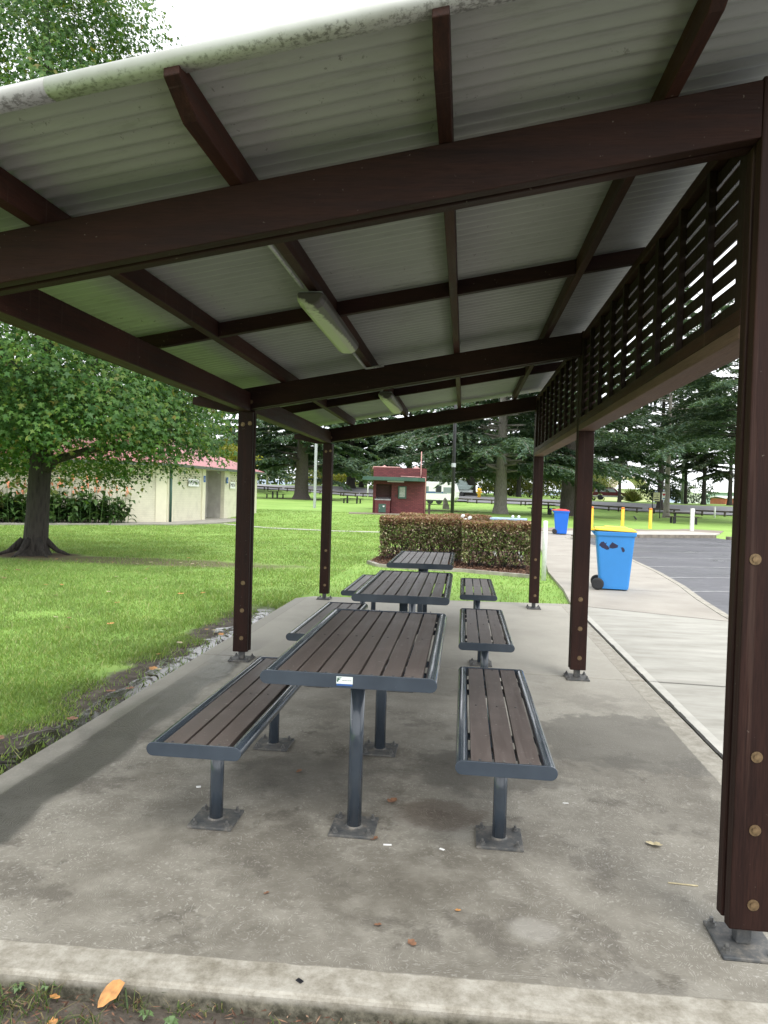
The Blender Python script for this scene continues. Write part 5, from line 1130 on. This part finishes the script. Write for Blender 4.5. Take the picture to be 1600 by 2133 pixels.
# ------------------------------------------------------------------ canna bed by the toilet wall
def canna(seed):
    g = np.random.default_rng(seed); e = empty('canna_plant', (0, 0, 0)); L = MB(); S = MB()
    for k in range(12):
        bx, by = g.normal(0, .24, 2); h = g.uniform(.75, 1.25); S.path([(bx, by, 0), (bx*1.15, by*1.15, h*.6), (bx*1.25, by*1.25, h)], [.016, .012, .006], 5)
        for q in range(6):
            a = g.uniform(0, 6.283); z0 = h*(.15+.75*q/6); l = g.uniform(.38, .60); w_ = g.uniform(.13, .20); up_ = g.uniform(.4, 1.0)
            d = Vector((math.cos(a), math.sin(a), 0)); s_ = Vector((-d.y, d.x, 0)); b0 = Vector((bx*1.15, by*1.15, z0)); V = []
            for i in range(5):
                t = i/4; c = b0+d*l*t*.75+Vector((0, 0, l*(up_*t-.75*t*t))); ww = w_*math.sin(math.pi*min(1, .12+.88*t))**.8*.5+.004
                V += [c-s_*ww+Vector((0, 0, ww*.3)), c, c+s_*ww+Vector((0, 0, ww*.3))]
            L.add(V, [(3*i+j, 3*i+j+1, 3*i+4+j, 3*i+3+j) for i in range(4) for j in (0, 1)])
        if k % 4 == 0:
            Fm = MB(); Fm2 = []
            S.path([(bx*1.25, by*1.25, h), (bx*1.3, by*1.3, h+.35)], [.006, .004], 5)
            for q in range(4): p = Vector((bx*1.3+g.normal(0, .04), by*1.3+g.normal(0, .045), h+.22+g.uniform(-.05, .2))); Fm2.append(p)
            c0 = Vector((bx*1.3, by*1.3, h+.2)); V = [c0]; f = []
            for p in Fm2: b_ = len(V); V += [p+Vector((.04, .02, .02)), p+Vector((.02, 0, .06)), p+Vector((-.03, .02, .03))]; f.append((0, b_, b_+1, b_+2))
            Fm.add(V, f); Fm.build('flower', M['flower'], e)
    L.build('leaves', M['cannaleaf'], e, True); S.build('stalk', M['cannaleaf'], e); return e
cs = [canna(1), canna(2), canna(3)]; ci = 0
for k in range(34):
    t = k/33; bx, by = -11.9-t*8.5, 27.9-t*5.0-(.6 if k % 2 else 0)+rng.uniform(-.15, .15)
    o = cs[k] if k < 3 else copy_tree(cs[k % 3]); o.location = (bx, by, -.04); o.rotation_euler = (0, 0, rng.uniform(0, 6.28)); sc_ = rng.uniform(.9, 1.2); o.scale = (sc_, sc_, sc_*1.05)
    tag(o, 'leafy canna with salmon flowers along the cream toilet wall', 'canna', 'canna plants along the toilet wall')
# ------------------------------------------------------------------ grass and small stuff on the ground
def grass():
    n = 430000; u = rng.uniform(0, 1, n); Y = 3.0+(44-3.0)*u**1.75; half = .62*Y; X = np.where(rng.uniform(0, 1, n) < .85, rng.uniform(-1, 0, n)*half-.40, rng.uniform(-.4, 3.6, n))
    left = (X < -.42+.0*Y) & (X > -.60*Y-1.0); farr = (Y > 10.45) & (X > -.42) & ~inpoly(X, Y, PATH) & (X < 3.7) & ~(np.abs(X-1.7) > .62*Y) & ~inpoly(X, Y, [(-.2, 15.6), (.1, 15.0), (3.25, 14.1), (3.5, 15), (3.5, 21), (-.2, 21)])
    edge = -.86+.15*np.sin(Y*3.1)+.10*np.sin(Y*7.3+1)+rng.normal(0, .05, n); mud = (X > edge) & (Y < 9.2); sparse = mud & (rng.uniform(0, 1, n) < .93)
    bare = (((X+7.4)/1.6)**2+((Y-14.5)/.8)**2 < 1) | ((((X+4.9)/3.9)**2+((Y-14.2)/.75)**2 < 1) & (rng.uniform(0, 1, n) < .78))
    k = (left | farr) & ~sparse & ~bare; X, Y = X[k], Y[k]; n = len(X); Z = T(X, Y)-.055; sc = .75+Y/22
    h = rng.uniform(.022, .055, n)*(1+.35*np.sin(X*2.3+np.sin(Y*3))*np.sin(Y*1.9+np.sin(X*2.7)))*rng.choice([.7, 1, 1.35], n, p=[.3, .55, .15]); w_ = rng.uniform(.003, .006, n)*sc; a = rng.uniform(0, 6.283, n); lean = rng.normal(0, .55, (n, 2))
    B = np.stack([X, Y, Z], 1); S = np.stack([np.cos(a)*w_, np.sin(a)*w_, 0*a], 1); tip = B+np.stack([lean[:, 0]*h, lean[:, 1]*h, h], 1)
    o = npmesh('grass', np.stack([B-S, B+S, tip], 1), 3, M['grassblade']); tag(o, 'short bright green mown grass of the lawn', 'grass', kind='stuff')
    # weedy verge in the foreground
    cl = np.stack([rng.uniform(.2, 2.6, 95), rng.uniform(1.62, 2.04, 95)], 1); m_ = 26; P = (cl[:, None]+rng.normal(0, .022, (95, m_, 2))).reshape(-1, 2); P = P[P[:, 1] < 2.05]; n = len(P)
    h = rng.uniform(.010, .055, n)*np.where(P[:, 0] < 1.0, 1.0, .5); lean = rng.normal(0, .9, (n, 2)); a = rng.uniform(0, 6.283, n); w_ = rng.uniform(.0012, .0030, n); B = np.stack([P[:, 0], P[:, 1], np.full(n, -.058)], 1); S = np.stack([np.cos(a)*w_, np.sin(a)*w_, 0*a], 1)
    mid = B+np.stack([lean[:, 0]*h*.35, lean[:, 1]*h*.35, h*.7], 1); tip = B+np.stack([lean[:, 0]*h, lean[:, 1]*h, h], 1)
    o = npmesh('weeds', np.concatenate([np.stack([B-S, B+S, mid+S*.8, mid-S*.8], 1), np.stack([mid-S*.8, mid+S*.8, tip+S*.1, tip-S*.1], 1)]), 4, M['weed']); tag(o, 'sparse weedy grass and straw on the bare earth in front', 'weeds', kind='stuff')
    n = 2600; P = np.stack([rng.uniform(.0, 3.2, n), rng.uniform(1.55, 2.05, n), np.full(n, -.05)], 1); o = npmesh('twig_litter', quads(P, rng.normal(size=(n, 3))*np.array([1, 1, .12]), np.array([0, 0, 1.])+rng.normal(0, .3, (n, 3)), rng.uniform(.006, .04, n), rng.uniform(.002, .007, n)), 4, M['mulch']); tag(o, 'fine twigs and dead leaf bits on the bare earth', 'litter', kind='stuff')
grass()
def leafobj(x, y, z, size, rz, mat, label, cat='leaf', group=None, poly=None, curl=.25, name='fallen_leaf'):
    P = poly or [(0, -.5), (.16, -.42), (.30, -.2), (.24, -.05), (.36, .08), (.30, .30), (.12, .38), (0, .55), (-.14, .36), (-.28, .28), (-.34, .05), (-.22, -.06), (-.26, -.25), (-.12, -.42)]
    m = MB(); V = [(a*size, b_*size, curl*size*(a*a*1.8+b_*b_*.8)+.002) for a, b_ in P]; m.add([(0, 0, .002)]+V, [(0, i+1, (i+1) % len(P)+1) for i in range(len(P))]); o = m.build(name, mat); o.location = (x, y, z); o.rotation_euler = (random.uniform(-.12, .12), random.uniform(-.12, .12), rz)
    return tag(o, label, cat, group)
o = leafobj(.885, 2.005, -.022, .085, -.55, M['dryleaf'], 'large orange tan leaf leaning on the slab edge, lower left', poly=[(0, -.55), (.14, -.42), (.22, -.18), (.36, 0), (.34, .2), (.30, .5), (.02, .46), (-.18, .3), (-.26, .05), (-.24, -.2), (-.14, -.42)]); o.rotation_euler = (.75, .25, -.45)
leafobj(.775, 1.885, -.045, .042, .4, M['dryleaf'], 'curled tan leaf on the weeds at the bottom left', curl=.6)
leafobj(.72, 1.99, -.045, .035, 1.4, M['dryleaf'], 'small tan leaf among the weeds left of the orange leaf')
leafobj(1.62, 2.0, -.05, .035, .4, M['paleleaf'], 'pale pinkish leaf on the earth below the slab edge', curl=.5)
# positions read on the slab floor
for k, (x, y, s, mt, lab) in enumerate(((1.752, 2.337, .028, 'brownleaf', 'brown curled leaf near the front edge of the slab'), (1.90, 2.55, .016, 'dryleaf', 'tiny round tan seed on the slab'), (1.63, 2.42, .02, 'brownleaf', 'small brown leaf bit on the slab front left of centre'),
        (2.73, 3.18, .05, 'paleleaf', 'cream leaf lying on the slab right of the near bench'), (1.205, 2.55, .016, 'brownleaf', 'tiny brown leaf near the slab front'), (1.54, 3.03, .03, 'brownleaf', 'brown leaf bit beside the near table base plate'), (1.06, 3.70, .03, 'brownleaf', 'brown leaf under the near table'), (1.58, 3.42, .045, 'brownleaf', 'dark twig like leaf left of the brown stain'))):
    leafobj(x, y, .002, s*1.4, random.uniform(0, 6), M[mt], lab, curl=.5)
def scrap(x, y, lx, ly, rz, mat, label, name='litter_scrap'):
    m = MB(); m.box(-lx/2, lx/2, -ly/2, ly/2, .0, .003); o = m.build(name, mat, bevel=.001); o.location = (x, y, .001); o.rotation_euler = (0, 0, rz); tag(o, label, 'litter')
scrap(1.602, 2.99, .035, .010, .1, M['paper'], 'white scrap on the slab below the near table base'); scrap(1.83, 2.99, .022, .011, -.5, M['paper'], 'white scrap left of the near right bench base')
scrap(1.37, 3.20, .04, .016, .3, M['pinkscrap'], 'pink scrap on the near table base plate'); bpy.data.objects[-1] if False else None
scrap(2.76, 2.87, .11, .008, -.05, M['paleleaf'], 'pale straw stick on the slab right of the near bench'); scrap(2.41, 3.55, .028, .006, .05, M['paper'], 'small white stick on the slab right of the bench')
scrap(1.43, 2.105, .022, .014, -.6, M['black'], 'small black plastic chip on the slab edge', 'plastic_chip'); scrap(.62, 3.42, .022, .018, .4, M['paper'], 'white chip on the slab left of the near left bench')
G_ = 'fallen leaves scattered on the lawn'; proto = None
for k in range(70):
    if k < 34: x, y = rng.uniform(-6.5, -2.5), rng.normal(14.0, .7)
    elif k < 58: y = rng.uniform(4.5, 12); x = -.75-rng.uniform(0, .5)*y*.9
    else: x, y = rng.uniform(-.9, -.5), rng.uniform(3.4, 7.5)
    mt = ('paleleaf', 'dryleaf', 'brownleaf')[k % 3]
    leafobj(x, y, Tz(x, y)-.02, rng.uniform(.05, .10), rng.uniform(0, 6.28), M[mt], 'dry fallen leaf lying on the mown lawn', group=G_, curl=.4)
m = MB(); m.path([(-.08, -.1, -.045), (.0, 0, -.035), (.06, .14, -.045)], [.004, .006, .004], 6); o = m.build('twig', M['palebark'], None, True); o.location = (-.66, 4.1, 0); tag(o, 'pale broken twig on the muddy lawn edge', 'twig')
m = MB(); m.path([(-.12, 0, -.045), (.05, .01, -.035), (.14, .03, -.045)], [.007, .008, .005], 6); o = m.build('twig', M['darkbark'], None, True); o.location = (-.62, 3.62, 0); tag(o, 'dark twig on the mud near the left frame edge', 'twig')
# ground weeds with broad leaves at lower left
for k, (x, y) in enumerate(((.60, 2.0), (.68, 2.02), (.56, 1.93), (1.02, 1.95), (1.10, 1.93))):
    e = empty('broadleaf_weed', (x, y, -.055), rng.uniform(0, 6), 'small broad leaved green weed at the slab edge', 'weed', 'broad leaved weeds in the bare earth'); m = MB()
    for q in range(6):
        a = q*1.05+rng.uniform(-.3, .3); l = rng.uniform(.016, .034); d = Vector((math.cos(a), math.sin(a), 0)); s_ = Vector((-d.y, d.x, 0))*l*.28; b_ = Vector((0, 0, .006)); m.add([b_, b_+d*l*.5+s_+Vector((0, 0, .022)), b_+d*l+Vector((0, 0, .014)), b_+d*l*.5-s_+Vector((0, 0, .022))], [(0, 1, 2, 3)])
    m.build('leaf_rosette', M['greenleaf'], e)
bpy.context.view_layer.update()
